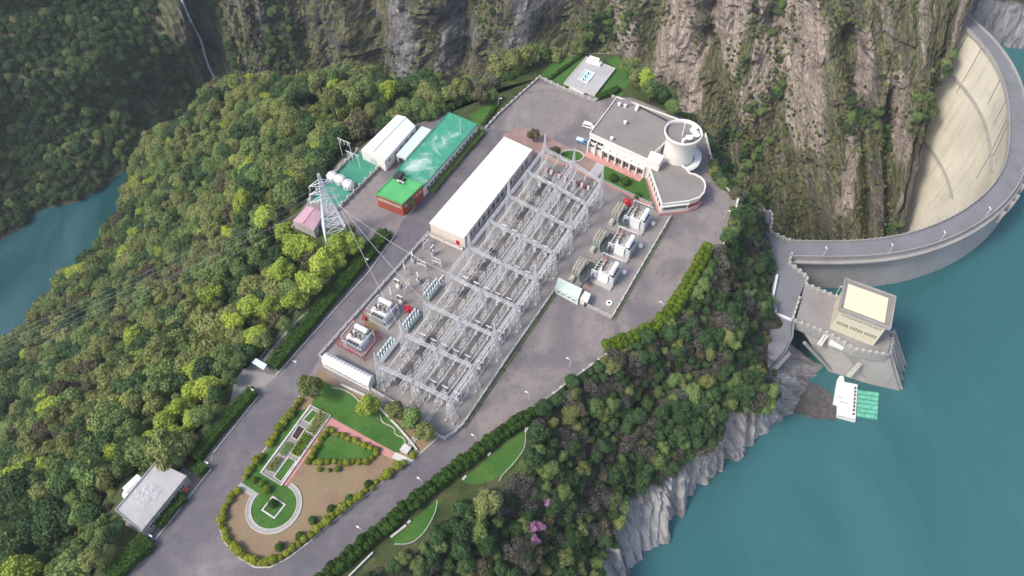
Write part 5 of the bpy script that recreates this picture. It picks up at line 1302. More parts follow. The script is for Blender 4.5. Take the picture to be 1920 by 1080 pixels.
# transformers
def transformer(conservators=True):
    t = thing('transformer', 'x', 'transformer', (0, 0, 0), 0, 'white transformers')
    MB().box((0, 0, .25), (7.4, 6.4, .5)).build('plinth', M['pale_slab'], t)
    MB().box((0, 0, 2.3), (4.4, 3.0, 3.6)).build('tank', M['white_paint'], t)
    fm = MB()
    for q in range(10): fm.box((-2.0 + q * .44, 0, 2.2), (.16, 1.3, 3.0))
    fm = fm.mesh('radiator', M['steel'])
    for s in (-1, 1): put('radiator', fm, t, (0, s * 2.4, 0))
    bm_ = MB(); post_ins(bm_, 0, 0, 4.1, 2.4, .32, 9); bm_.tube((0, 0, 6.5), (0, 0, 6.9), .1, 6); bm_ = bm_.mesh('bushing', M['brown_porcelain'])
    for x in (-1.4, 0, 1.4): put('bushing', bm_, t, (x, .6, 0))
    sm = MB(); post_ins(sm, 0, 0, 4.1, 1.3, .22, 8); sm = sm.mesh('bushing', M['porcelain'])
    for x in (-1.5, -.5, .5, 1.5): put('bushing', sm, t, (x, -.8, 0))
    MB().tube((-2.0, -2.0, 5.4), (2.0, -2.0, 5.4), .75, 14).build('conservator', M['white_paint'], t)
    pm = MB()
    for x in (-3.3, 3.3):
        for y in (-2.9, 2.9): pm.tube((x, y, .3), (x, y, 5.6), .09, 6)
    for x in (-3.3, 3.3): pm.tube((x, -2.9, 5.6), (x, 2.9, 5.6), .09, 6)
    for y in (-2.9, 2.9): pm.tube((-3.3, y, 3.4), (3.3, y, 3.4), .09, 6)
    pm.build('sprinkler_pipe', M['rail'], t)
    MB().box((2.9, .6, 1.6), (.9, 1.4, 2.4)).build('control_cabinet', M['white_paint'], t)
    cm_ = MB()
    rg = random.Random(5)
    for q in range(44):
        x, y = rg.uniform(-2, 2), rg.uniform(-1.3, 1.3); cm_.tube((x, y, 4.1), (x + rg.uniform(-.5, .5), y + rg.uniform(-.5, .5), 4.5 + rg.random() * .7), .12, 6)
    cm_.build('pipework', M['steel'], t)
    fn = MB().tube((0, 0, 3.75), (0, 0, 3.85), .42, 10).mesh('fan', M['dark'])
    for x in (-1.5, -.5, .5, 1.5):
        for s in (-1, 1): put('fan', fn, t, (x, s * 2.4, 0))
    return t
TR = [((1195, 415), 'white transformer nearest the curved annex', 0), ((1165, 466), 'white transformer in the middle of the three by the outer fence', 0), ((1135, 516), 'white transformer nearest the pale green cabin', 0)]
T0 = transformer(); T0.location = (*P(1193, 420), .04); T0.rotation_euler = (0, 0, YR); T0.scale = (1.22, 1.22, 1.15); T0['label'] = TR[0][1]
for (px, py), lb, _ in TR[1:]: dup(T0, (*P(px, py + 4), .04), YR, lb)
for (px, py), lb, sc_ in (((720, 590), 'white transformer on a clean pad between the inner fence and the red hose drum', 1), ((675, 640), 'white transformer ringed by faded red pipes near the long white shed', 1)):
    t = dup(T0, (*P(px, py + 4), .04), YR + 1.57, lb, scale=(1.1, 1.1, 1.0))
    if px == 675:
        mb = MB()
        for q in range(3):
            z = .8 + q * 1.5
            for a, b in (((-4.5, -4), (4.5, -4)), ((4.5, -4), (4.5, 4)), ((4.5, 4), (-4.5, 4)), ((-4.5, 4), (-4.5, -4))): mb.tube((*a, z), (*b, z), .09, 6)
        for a in ((-4.5, -4), (4.5, -4), (4.5, 4), (-4.5, 4), (0, -4), (0, 4)): mb.tube((*a, 0), (*a, 4.2), .09, 6)
        mb.build('red_pipe_frame', M['red_pipe'], t)
    else:
        mb = MB(); mb.tube((4.2, 3.6, 0), (4.2, 3.6, 5), .16, 6); mb.tube((4.2, 3.6, 5), (2.5, 3.0, 5.4), .14, 6); mb.box((4.2, 3.6, 1), (1.2, 1.2, .5)); mb.build('red_pipe_frame', M['red_pipe'], t)
pad = P(697, 600); sheet('concrete_pad', PL([(680, 590), (700, 580), (712, 625), (690, 650)]), .06, M['dry_lawn'])
# dark oil filled reactors west of the white transformers
def reactor():
    t = thing('reactor_bank', 'x', 'reactor', (0, 0, 0), 0, 'dark reactor banks')
    MB().box((0, 0, .3), (10.5, 5.6, .6)).build('plinth', M['terrace_floor'], t)
    MB().box((1.8, .4, 1.7), (5.2, 3.0, 2.6)).build('tank', M['grey_green'], t)
    fm = MB()
    for q in range(12): fm.box((-2.6 + q * .62 + 1.2, -2.4, 1.9), (.2, 1.5, 3.2))
    fm.build('radiator', M['dark_tank'], t)
    MB().bar((-3.2, -3.6, 3.0), (5.2, -3.6, 3.0), 1.6, .3).build('fire_wall', M['dark_tank'], t)
    pm = MB(); post_ins(pm, 0, 0, 3.0, 2.2, .26, 8); pm.lathe([(.12, 5.2), (.3, 5.4), (.12, 5.6)], n=8); pm = pm.mesh('insulator', M['porcelain'])
    for a in range(5):
        for b in range(3): put('insulator', pm, t, (-.6 + a * 1.15, -.7 + b * 1.05, 0))
    MB().tube((-3.4, .8, 1.2), (-1.2, .8, 1.2), .9, 14).build('oil_drum', M['porcelain'], t)
    return t
r1_ = reactor(); r1_.location = (*P(1155, 415), .04); r1_.rotation_euler = (0, 0, YR); r1_['label'] = 'dark reactor bank with beige insulators nearest the red hose drum and lawn'
dup(r1_, (*P(1120, 466), .04), YR, 'dark reactor bank with beige insulators, middle one of the three'); dup(r1_, (*P(1082, 520), .04), YR, 'dark reactor bank with beige insulators nearest the pale green cabin')
for (px, py) in ((1163, 432), (1140, 480), (1105, 533)):
    sheet('red_pavement', PL([(px - 12, py + 6), (px + 4, py - 10), (px + 14, py - 5), (px, py + 14)]), .09, M['apron'])
# red hose drums
def hose_drum(px, py, lb):
    t = thing('hose_drum', lb, 'hose drum', (*P(px, py), .04), YR)
    mb = MB()
    for q in range(16):
        a, b = q / 16 * 6.2832, (q + 1) / 16 * 6.2832
        mb.tube((0, 1.6 * math.cos(a), 1.9 + 1.6 * math.sin(a)), (0, 1.6 * math.cos(b), 1.9 + 1.6 * math.sin(b)), .2, 6)
        if q % 2 == 0: mb.tube((0, 0, 1.9), (0, 1.6 * math.cos(a), 1.9 + 1.6 * math.sin(a)), .12, 6)
    mb.build('wheel', M['red_paint'], t)
    MB().tube((-.9, 0, 1.9), (.9, 0, 1.9), .7, 12).build('hub', M['red_paint'], t)
    lg = MB().bar((0, -1.1, 0), (0, 0, 1.9), .16).bar((0, 1.1, 0), (0, 0, 1.9), .16).mesh('leg', M['red_paint'])
    for s in (-.95, .95): put('leg', lg, t, (s, 0, 0))
hose_drum(1176, 386, 'bright red hose drum beside the lawn fence and the dark reactors')
hose_drum(767, 586, 'bright red hose drum near the left transformers')
hose_drum(873, 457, 'small red drum at the corner of the long white hall')
# red posts in front of the fountain end fence
for q, (px, py) in enumerate(((1034, 326), (1048, 333), (1091, 350), (1103, 355), (1060, 338), (1076, 344))):
    t = thing('cable_terminal', 'white cable terminal by the fountain end fence, the %s from the hall' % ORD[[0, 1, 4, 5, 2, 3][q]], 'cable terminal', (*P(px, py), .04), YR, 'cable terminals')
    MB().box((0, 0, .9), (.9, .9, 1.8)).build('pedestal', M['white_paint'], t); pm = MB(); post_ins(pm, 0, 0, 1.8, 1.5, .3, 8); pm.build('insulator', M['brown_porcelain'], t)
    MB().box((0, 1.3, .7), (2.2, .5, 1.2)).build('red_screen', M['red_pipe'], t)
# white dots: valve covers
for q, (px, py) in enumerate(((1224, 421), (1201, 463), (1170, 512))):
    t = thing('vent_drum', 'white round vent drum by the outer fence, the %s from the annex' % ORD[q], 'vent drum', (*P(px, py), .04), 0, 'white vent drums')
    MB().lathe([(.7, 0), (.8, .2), (.8, 1.0), (.4, 1.4)], n=12).build('body', M['white_paint'], t); MB().box((0, 0, 1.5), (.3, .3, .3)).build('cap', M['steel'], t)
t = thing('round_hatch', 'white ring shaped hatch near the outer fence corner', 'hatch', (*P(1142, 569), .04))
MB().lathe([(1.0, 0), (1.0, .5), (.5, .5), (.5, .1)], n=14, closed_top=False).build('rim', M['white_paint'], t); MB().tube((0, 0, 0), (0, 0, .2), .5, 12).build('lid', M['dark'], t)
# cabins and sheds
GC4 = PL([(1047, 521), (1091, 542), (1084, 561), (1041, 538)], 3.2)
t, o, ro = bld('pale_green_cabin', 'pale green flat roofed cabin inside the corner of the outer fence', 'cabin', [GC4[0], GC4[3], GC4[2], GC4[1]], 0, 3.2, 'pale_green', 'pale_green', .12, 0, pw=.2)
windows(t, o, GC4[3], GC4[2], 4, 1.8, 1.0, .9); door(t, o, GC4[1], GC4[0], 4, 1, 2.1)
KB = PL([(1097, 546), (1107, 552), (1101, 566), (1088, 560)], 3.0)
t, o, ro = bld('white_kiosk', 'small white kiosk beside the pale green cabin', 'kiosk', [KB[0], KB[3], KB[2], KB[1]], 0, 3.0, 'white_wall', 'white_roof', .15, 0, pw=.2); door(t, o, KB[3], KB[2], .8, .9, 2.1); windows(t, o, KB[2], KB[1], 1, 1.9, .9, .8)
LS = PL([(613, 659), (700, 703), (690, 722), (602, 676)], 3.6)
c = cen(LS); t = thing('long_white_shed', 'long white shed with a low curved roof at the lower fence', 'shed', (*c, 0)); o = (*c, 0)
mb = MB(); mb.prism([LS[0], LS[3], LS[2], LS[1]], 0, 3.2, top=False); mb.off(o).build('wall', M['white_wall'], t)
mb = MB(); nA = 8
for q in range(nA + 1):
    f = q / nA; z = 3.2 + 1.2 * math.sin(math.pi * f); mb.v += [(*lerp(LS[0], LS[3], f), z), (*lerp(LS[1], LS[2], f), z)]
for q in range(nA): mb.f.append((2 * q, 2 * q + 2, 2 * q + 3, 2 * q + 1)); mb.m.append(0)
mb.f += [tuple(range(0, 2 * nA + 2, 2)), tuple(range(2 * nA + 1, 0, -2))]; mb.m += [0, 0]
rf = mb.off(o).build('roof', M['white_roof'], t)
mb = MB()
for q in range(1, 14):
    f = q / 14
    for s in range(nA):
        f1, f2 = s / nA, (s + 1) / nA; a = lerp(lerp(LS[0], LS[1], f), lerp(LS[3], LS[2], f), f1); b = lerp(lerp(LS[0], LS[1], f), lerp(LS[3], LS[2], f), f2)
        mb.bar((*a, 3.25 + 1.2 * math.sin(math.pi * f1)), (*b, 3.25 + 1.2 * math.sin(math.pi * f2)), .14)
mb.off(o).build('roof_rib', M['steel'], rf); windows(t, o, LS[3], LS[2], 9, 1.9, 1.2, 1.0); door(t, o, LS[1], LS[0], .8, 1.2, 2.2)
# perimeter fences
def fence(pts, label, mat='concrete', h=2.0, step=3.2, wall=.8, z=0):
    t = thing('perimeter_fence', label, 'fence', (*P(*pts[0]), 0)); o = tuple(t.location); w_ = PL(pts)
    mb = MB(); mb.strip(w_, .4, 0, wall); mb.off(o).build('base_wall', M[mat], t)
    pm = MB().box((0, 0, h / 2), (.3, .3, h)).mesh('post', M['kerb'])
    for q, (x, y, a) in enumerate(walk(w_, step)):
        if q < 99: put('post', pm, t, (x - o[0], y - o[1], 0), a)
    mb = MB()
    for a, b in zip(w_, w_[1:]):
        for z in (wall + .3, (wall + h) / 2 + .1, h - .1): mb.bar((*a, z), (*b, z), .09)
    mb.off(o).build('rail', M['steel'], t)
fence([(601, 668), (700, 557), (803, 441)], 'fence between the switchyard and the dark inner road')
fence([(803, 441), (840, 458), (868, 470)], 'short pinkish fence at the end of the long hall', 'beige_wall')
fence([(600, 670), (690, 728), (760, 770), (822, 818)], 'fence between the switchyard and the garden')
fence([(822, 820), (835, 824), (852, 814), (870, 796), (955, 668), (1040, 546)], 'fence along the outer parking area of the switchyard')
fence([(1040, 544), (1092, 572), (1147, 598)], 'short fence below the pale green cabin')
fence([(1147, 597), (1200, 505), (1257, 408)], 'fence along the outer road beside the white transformers', 'white_wall')
fence([(1005, 290), (1055, 310), (1110, 334), (1180, 368), (1222, 388)], 'fence at the fountain end of the switchyard', 'pink_trim')
# tall pylon by the slope
py_ = thing('transmission_pylon', 'tall white lattice pylon beside the pink roofed shed', 'pylon', (*P(630, 441), 0), R(20)); o = tuple(py_.location)
lg, br = lattice((0, 0, 0), (0, 0, 19), 8.0, 2.4, 7, .28, .16)
for m in lg: m.build('leg', M['rail'], py_)
br.build('bracing', M['rail'], py_)
lg, br = lattice((0, 0, 19), (0, 0, 29), 2.4, .5, 6, .2, .12)
for m in lg: br.add(m.v, m.f)
br.build('peak', M['rail'], py_)
for z, L in ((17.5, 5.0), (21.0, 4.4), (24.5, 3.8)):
    for s in (-1, 1):
        mb = MB()
        for e in (-.9, .9): mb.bar((0, e, z), (s * L, 0, z + .3), .18); mb.bar((0, e, z + 1.6), (s * L, 0, z + .3), .16)
        mb.bar((s * L * .5, -.45, z + .1), (s * L * .5, .45, z + .1), .12); a = mb.build('cross_arm', M['rail'], py_)
        put('insulator', insm, a, (s * L, 0, z + .4))
wc = 0
pR = R(20)
for z, L in ((15.8, 5.0), (19.3, 4.4), (22.8, 3.8)):
    for s in (-1, 1):
        a = Vector((o[0] + s * L * math.cos(pR), o[1] + s * L * math.sin(pR), z)); b = Vector((a.x - 265, a.y - 175, z + 20)); mb = MB(); prev = a
        for q in range(1, 25):
            f = q / 24; p = a.lerp(b, f); p.z -= 22 * 4 * f * (1 - f) * .6
            mb.tube(prev - a, p - a, .02, 5); prev = p
        w = mb.build('power_line', M['steel']); w.location = a; wc += 1
        tag(w, '%s power line over the wooded slope, counted from the lowest pylon arm' % ORD[wc - 1], 'cable', 'power lines from the pylon')
for q in range(3):
    a = Vector((o[0] + 3, o[1], 16 + q * 3)); b = Vector((*GA[5 + q], HB)); mb = MB(); prev = a
    for s in range(1, 13):
        f = s / 12; p = a.lerp(b, f); p.z -= 5 * 4 * f * (1 - f) * .5; mb.tube(prev - a, p - a, .05, 5); prev = p
    w = mb.build('power_line', M['steel']); w.location = a; tag(w, 'power line from the pylon across the road to the %s hall side tower' % ORD[5 + q], 'cable', 'power lines into the switchyard')
# portal masts on the green compound
for (px, py), lb in (((666, 312), 'thin portal mast in the middle of the green compound'), ((652, 296), 'taller portal mast at the back edge of the green compound')):
    t = thing('portal_mast', lb, 'mast', (*P(px, py, .4), .4), YR); hh = 6.5 if px == 666 else 8.5
    pm = MB().bar((0, 0, 0), (0, 0, hh), .14).mesh('post', M['rail'])
    for s in (-2.4, 2.4): put('post', pm, t, (0, s, 0))
    MB().bar((0, -3, hh), (0, 3, hh), .16).build('crossbar', M['rail'], t)
    for s in (-1.6, 0, 1.6): put('insulator', insm, t, (0, s, hh))
#PART6
# ------------------------------------------------------------------ vegetation
def crown_mesh(name, mat, seed, lobes=9, n=950, size=.105, zs=.85, spread=.62, lr=(.34, .52), core=True, jit=.9):
    rg = random.Random(seed); L = []
    for q in range(lobes):
        a = q * 2.39996 + rg.random() * 1.2; r = spread * math.sqrt((q + .3) / lobes); z = (rg.uniform(-.25, .55) if r > .3 else rg.uniform(.3, .65)) * zs
        L.append((Vector((r * math.cos(a), r * math.sin(a), z)), rg.uniform(*lr)))
    def smp(rg):
        while True:
            c, rr = rg.choice(L)
            d = Vector((rg.gauss(0, 1), rg.gauss(0, 1), rg.gauss(0, 1) + .35)).normalized()
            p = c + d * rr * rg.uniform(.82, 1.08)
            if p.z < -.55: continue
            if any((p - c2).length < r2 * .78 for c2, r2 in L): continue
            return p, d
    vs, fs = leafcloud(n, size, smp, seed + 1, jit)
    mb = MB(); mb.add(vs, fs)
    if core:
        for c, rr in L:
            mb.lathe([(rr * .05, -rr * .7), (rr * .55, -rr * .45), (rr * .74, 0), (rr * .55, rr * .45), (rr * .05, rr * .7)], tuple(c), 6, False)
    return mb.mesh(name, M[mat])
def trunk_mesh(seed):
    rg = random.Random(seed); mb = MB(); mb.tube((0, 0, -1.6), (.05, .03, -.2), .10, 7, .07)
    for q in range(5):
        a = q * 1.26 + rg.random(); mb.tube((.04, .02, -.45 + .05 * q), (.45 * math.cos(a), .45 * math.sin(a), .1 + rg.random() * .3), .045, 5, .02)
    return mb.mesh('trunk', M['bark'])
TRK = [trunk_mesh(q) for q in range(3)]
SPEC = {'bright': ('leaf_bright', 'bright yellow green'), 'olive': ('leaf_olive', 'olive green'), 'mid': ('leaf_mid', 'mid green'), 'dark': ('leaf_dark', 'dark green'), 'brown': ('leaf_brown', 'brownish'), 'grey': ('leaf_grey', 'bare grey')}
CR = {}
for q, sp in enumerate(SPEC):
    CR[sp] = [crown_mesh('crown', SPEC[sp][0], 100 + q * 10 + v, 8 + v * 2, 1300 if sp != 'grey' else 480, .088 if sp != 'grey' else .075, core=sp != 'grey', zs=.85 + .25 * (v == 1)) for v in range(3)]
def tree(sp, p, r, label, group, name='broadleaf_tree', sq=1.0):
    t = thing(name, label, 'tree', (p[0], p[1], p[2]), 0, group)
    t.rotation_euler = (0, 0, rnd.random() * 6.28)
    cm = put('crown', rnd.choice(CR[sp]), t, (0, 0, r * 1.25)); cm.scale = (r * rnd.uniform(.9, 1.1), r * rnd.uniform(.9, 1.1), r * sq * rnd.uniform(.9, 1.15))
    tm = put('trunk', rnd.choice(TRK), t, (0, 0, r * 1.25)); tm.scale = (r, r, r)
    return t
def down(x, y, tr=SPUR):
    h = tr.ray_cast(Vector((x, y, 60)), Vector((0, 0, -1)))
    return h[0].z if h[0] is not None else 0.0
def areas(v, f):
    V = np.array(v); F = np.array(f); a = np.cross(V[F[:, 2]] - V[F[:, 0]], V[F[:, 3]] - V[F[:, 1]])
    return np.linalg.norm(a, axis=1) / 2, V[F].mean(axis=1), a / (np.linalg.norm(a, axis=1)[:, None] + 1e-9)
RIMPOLY = rim
nrs = np.random.RandomState(11)
def scatter(v, f, n, spacing, ok, seed):
    ar, ce, no = areas(v, f); rs = np.random.RandomState(seed)
    keep = np.array([ok(c) for c in ce]); ar = ar * keep
    idx = rs.choice(len(ar), size=n, p=ar / ar.sum()); g = {}; out = []
    for i in idx:
        c = ce[i] + rs.uniform(-.8, .8, 3) * (1, 1, .3); kx = (int(c[0] // spacing), int(c[1] // spacing), int(c[2] // spacing)); bad = False
        for dx in (-1, 0, 1):
            for dy in (-1, 0, 1):
                for dz in (-1, 0, 1):
                    for e in g.get((kx[0] + dx, kx[1] + dy, kx[2] + dz), ()):
                        if (e[0] - c[0]) ** 2 + (e[1] - c[1]) ** 2 + (e[2] - c[2]) ** 2 < spacing ** 2: bad = True
        if not bad: g.setdefault(kx, []).append(c); out.append((Vector(c), Vector(no[i])))
    return out
def mass(name, label, cat, pts, protos):
    """uncountable growth: points carrying instances of the crown meshes; pts = (pos, radius, proto index)"""
    me = bpy.data.meshes.new(name); me.from_pydata([tuple(p) for p, r, i in pts], [], [])
    for an, ty, vals in (('scl', 'FLOAT', [r for p, r, i in pts]), ('pick', 'INT', [i for p, r, i in pts]), ('yaw', 'FLOAT', [rnd.random() * 6.28 for _ in pts])):
        at = me.attributes.new(an, ty, 'POINT'); at.data.foreach_set('value', vals)
    o = bpy.data.objects.new(name, me); C.objects.link(o); tag(o, label, cat, kind='stuff')
    ng = bpy.data.node_groups.new(name, 'GeometryNodeTree')
    ng.interface.new_socket('Geometry', in_out='INPUT', socket_type='NodeSocketGeometry'); ng.interface.new_socket('Geometry', in_out='OUTPUT', socket_type='NodeSocketGeometry')
    N = ng.nodes; gi, go = N.new('NodeGroupInput'), N.new('NodeGroupOutput'); inst = N.new('GeometryNodeInstanceOnPoints'); jn = N.new('GeometryNodeJoinGeometry')
    for pr in reversed(protos):
        oi = N.new('GeometryNodeObjectInfo'); oi.inputs['Object'].default_value = pr; oi.inputs['As Instance'].default_value = True; oi.transform_space = 'ORIGINAL'
        ng.links.new(oi.outputs['Geometry'], jn.inputs[0])
    def attr(n_, ty):
        a = N.new('GeometryNodeInputNamedAttribute'); a.data_type = ty; a.inputs['Name'].default_value = n_; return a.outputs['Attribute']
    cx_ = N.new('ShaderNodeCombineXYZ'); ng.links.new(attr('yaw', 'FLOAT'), cx_.inputs[2])
    ng.links.new(gi.outputs[0], inst.inputs['Points']); ng.links.new(jn.outputs[0], inst.inputs['Instance']); inst.inputs['Pick Instance'].default_value = True
    ng.links.new(attr('pick', 'INT'), inst.inputs['Instance Index']); ng.links.new(cx_.outputs[0], inst.inputs['Rotation']); ng.links.new(attr('scl', 'FLOAT'), inst.inputs['Scale'])
    ng.links.new(inst.outputs[0], go.inputs[0]); md = o.modifiers.new('growth', 'NODES'); md.node_group = ng
    return o
PROTO = {}
def note(t, sp):
    c = [x for x in t.children if x.name.startswith('crown')][0]
    PROTO.setdefault((sp, c.data.name), c)

# bright trees along the inner road
BR = [((524, 464, 5.0), 'h'), ((556, 482, 4.4), 'h'), ((592, 496, 4.6), 'h'), ((640, 478, 5), 'h'), ((665, 470, 4.5), 'h'), ((575, 505, 5.4), 'h'), ((610, 515, 5.0), 'h'), ((545, 540, 4.8), 'h'), ((590, 545, 4.6), 'h'), ((560, 575, 4.4), 'h'), ((515, 590, 4.6), 'h'), ((485, 600, 4.6), 'h'), ((490, 640, 4.0), 'h'), ((455, 625, 3.8), 'h'),
      ((385, 705, 4.4), 'd'), ((400, 735, 4.2), 'd'), ((372, 740, 3.6), 'd'), ((350, 775, 4.2), 'd'), ((325, 800, 4.4), 'd'), ((345, 825, 3.8), 'd'), ((300, 830, 3.6), 'd'), ((370, 790, 3.2), 'd'), ((735, 205, 4.6), 'w'), ((560, 340, 4.0), 'p'), ((480, 420, 3.6), 'p')]
LB = {'h': 'bright yellow green leafy tree behind the long dark hedge', 'd': 'bright yellow green leafy tree above the pump house', 'w': 'single bright yellow green tree behind the white gabled workshop', 'p': 'bright yellow green tree on the slope below the tall pylon'}
taken = []
for (px, py, r), z in BR:
    h = cast(px, py + 8, (SPUR,)); x, y = P(px, py + 8) if h is None or inpoly(P(px, py + 8), RIMPOLY) else h[0][:2]
    zz = 0 if inpoly((x, y), RIMPOLY) else down(x, y)
    zz = max(zz, -9); t = tree('bright', (x, y, zz), r, LB[z], 'bright trees ' + {'h': 'behind the long hedge', 'd': 'above the pump house', 'w': 'behind the workshop', 'p': 'below the pylon'}[z]); note(t, 'bright'); taken.append((x, y, r))
for px, py, r, sp in ((205, 1020, 3.2, 'mid'), (190, 1058, 3.4, 'olive'), (228, 1000, 2.6, 'dark'), (335, 868, 2.8, 'mid'), (362, 838, 3.0, 'olive'), (388, 792, 3.2, 'mid'), (412, 752, 2.8, 'dark'), (436, 720, 2.6, 'mid'), (500, 650, 3.0, 'olive'), (455, 690, 2.8, 'mid'), (540, 620, 2.6, 'mid'), (590, 560, 3.0, 'olive'), (640, 500, 3.2, 'bright'), (660, 452, 2.8, 'mid')):
    t = tree(sp, (*P(px, py), 0), r, '%s low tree on the verge behind the inner road hedges' % SPEC[sp][1], SPEC[sp][1] + ' verge trees'); note(t, sp)
# garden trees
for px, py, r, sp, lb in ((695, 772, 3.4, 'bright', 'round golden green tree at the white garden wall'), (588, 745, 4.2, 'olive', 'large grey green tree between the long white shed and the inner road'), (745, 785, 3.4, 'olive', 'grey green tree in the corner group, nearest the golden green tree'),
                          (775, 802, 3.6, 'mid', 'middle grey green tree of the corner group by the switchyard fence'), (797, 822, 3.4, 'olive', 'grey green tree of the corner group nearest the outer road'), (770, 390, 2.4, 'mid', 'bushy tree beside the red brick block'), (912, 950, 4.4, 'olive', 'large rounded yellow green tree standing on the slope by the lawn terrace'),
                          (1000, 265, 2.6, 'brown', 'thin brownish tree on the red paved apron'), (1040, 295, 2.4, 'brown', 'brownish bush beside the small oval lawn')):
    z = 0 if inpoly(P(px, py), RIMPOLY) else down(*P(px, py)); t = tree(sp, (*P(px, py), z), r, lb, 'garden and yard trees'); note(t, sp)
# trees round the back of the plateau
BK = [(625, 185, 5.5, 'olive'), (660, 175, 5.2, 'olive'), (690, 160, 5, 'mid'), (600, 150, 5.5, 'olive'), (555, 180, 5, 'dark'), (790, 205, 4.4, 'mid'), (815, 185, 4.6, 'olive'), (845, 180, 4.4, 'olive'), (870, 170, 4.6, 'olive'), (895, 160, 3.6, 'grey'), (920, 165, 3.6, 'grey'), (935, 130, 5, 'olive'), (965, 125, 5.5, 'olive'), (990, 115, 5.2, 'olive'), (1015, 105, 4.8, 'mid'), (900, 190, 3.4, 'brown'), (925, 185, 2.6, 'mid'), (760, 195, 4.5, 'mid'), (700, 200, 4.5, 'olive'),
      (1180, 115, 4.4, 'olive'), (1195, 135, 4.4, 'mid'), (1205, 165, 4.2, 'bright'), (1215, 185, 4.4, 'mid'), (1235, 190, 4.2, 'dark'), (1190, 160, 3.6, 'olive'), (1255, 215, 3.6, 'mid'), (1085, 92, 3.6, 'olive'), (645, 245, 4.2, 'olive'), (600, 280, 4.6, 'bright'), (560, 300, 4.8, 'olive')]
for px, py, r, sp in BK:
    h = cast(px, py + 14, (SPUR,)); x, y = P(px, py + 14, -2)
    z = down(x, y); z = max(z, -7) if not inpoly((x, y), RIMPOLY) else 0
    t = tree(sp, (x, y, z), r, '%s tree in the belt behind the %s' % (SPEC[sp][1], 'workshop and green roofs' if px < 780 else 'parking area' if px < 1080 else 'fountain terrace'), '%s trees behind the %s' % (SPEC[sp][1], 'workshop and green roofs' if px < 780 else 'parking area' if px < 1080 else 'fountain terrace')); note(t, sp); taken.append((x, y, r))
# wooded slope to the river
lo_t = 21.0
slope_cells = [q for q in range(len(spur_f))]
def ok_left(c): return c[2] > -166 and c[0] < 20 and not inpoly((c[0], c[1]), RIMPOLY) and c[2] < -1.5 and c[1] > 20 and inview((c[0], c[1], c[2] + 6), 120) and (c[0] < -60 or c[1] > 215)
taken += [(*P(588, 382), 9), (*P(572, 402), 9), (*P(556, 424), 7), (*P(560, 445), 6), (*P(246, 916, 0), 11), (*P(240, 935, 0), 8)]
cand = scatter(spur_v, spur_f, 30000, 4.9, ok_left, 3)
LFT = []
for p, n in cand:
    if any((p.x - a) ** 2 + (p.y - b) ** 2 < (r * .8) ** 2 for a, b, r in taken): continue
    q = noise.noise(p * .022); w = rnd.random()
    edge = p.z > -45
    sp = ('olive' if w < .45 else 'mid' if w < .7 else 'bright' if w < .78 else 'brown' if w < .86 else 'dark') if q > -.1 else ('dark' if w < .38 else 'mid' if w < .78 else 'olive' if w < .96 else 'bright')
    LFT.append((p, (rnd.uniform(2.2, 4.2) if rnd.random() < .6 else rnd.uniform(4.2, 6.2)) * (1.08 if p.z < -90 else 1), sp))
LFT.sort(key=lambda e: (e[0] - Vector((0, 0, CAM_H))).length)
near = [e for e in LFT if inview(e[0] + Vector((0, 0, 5)), 20)][:215]
nid = {id(e) for e in near}
for p, r, sp in near:
    where = 'upper' if p.z > -40 else 'middle'
    t = tree(sp, (p.x, p.y, p.z - r * .45), r, '%s broadleaf tree on the %s part of the wooded slope above the river' % (SPEC[sp][1], where), '%s trees on the %s wooded slope' % (SPEC[sp][1], where), sq=1.15); note(t, sp)
protos = list(PROTO.items()); pidx = {}
for i, ((sp, dn), o) in enumerate(protos): pidx.setdefault(sp, []).append(i)
plist = [o for _, o in protos]
far = [e for e in LFT if id(e) not in nid]
mass('slope_forest', 'dense mixed green forest on the lower slope down to the river', 'forest', [(p + Vector((0, 0, r * .7)), r, rnd.choice(pidx.get(sp, pidx['mid']))) for p, r, sp in far], plist)
und = [(p + Vector((0, 0, .5)), rnd.uniform(1.1, 2.3), 'olive' if rnd.random() < .4 else 'mid' if rnd.random() < .6 else 'brown' if rnd.random() < .5 else 'dark') for p, n in scatter(spur_v, spur_f, 40000, 3.0, ok_left, 77) if not any((p.x - a) ** 2 + (p.y - b) ** 2 < (r * .7) ** 2 for a, b, r in taken[-6:])]
mass('slope_undergrowth', 'low mixed undergrowth filling the gaps between trees on the wooded slope', 'undergrowth', [(p, r, rnd.choice(pidx.get(sp, pidx['mid']))) for p, r, sp in und], plist)
# wooded far bank and bushes on the cliff
wv = [tuple(v.co) for v in bpy.data.objects['cliff'].data.vertices]; wf_ = [tuple(p.vertices) for p in bpy.data.objects['cliff'].data.polygons]
def ok_wall(c): return c[2] > ZR + 1 and c[2] < 60 and inview((c[0], c[1], c[2]), 80)
WFP = [tuple(q_) for q_ in pts_fall]
cw = scatter(wv, wf_, 60000, 4.6, ok_wall, 5)
cw2 = scatter(wv, wf_, 50000, 2.6, lambda c: ok_wall(c) and c[0] > -215, 6)
fb = []; cb = []
for p, n in cw:
    q = noise.fractal(p * .02, 1, 2, 3) if False else noise.noise(p * .02) + .5 * noise.noise(p * .06)
    if any((p.x - f_[0]) ** 2 + (p.y - f_[1]) ** 2 + (p.z - f_[2]) ** 2 < 420 for f_ in WFP): continue
    left = min(1, max(0, (-p.x - 205) / 40))
    if left > rnd.random():
        if q < -.52: continue
        w = rnd.random(); fb.append((p + Vector((0, 0, 1.5)), rnd.uniform(2.6, 5.0), 'dark' if w < .86 else 'mid' if w < .98 else 'olive'))
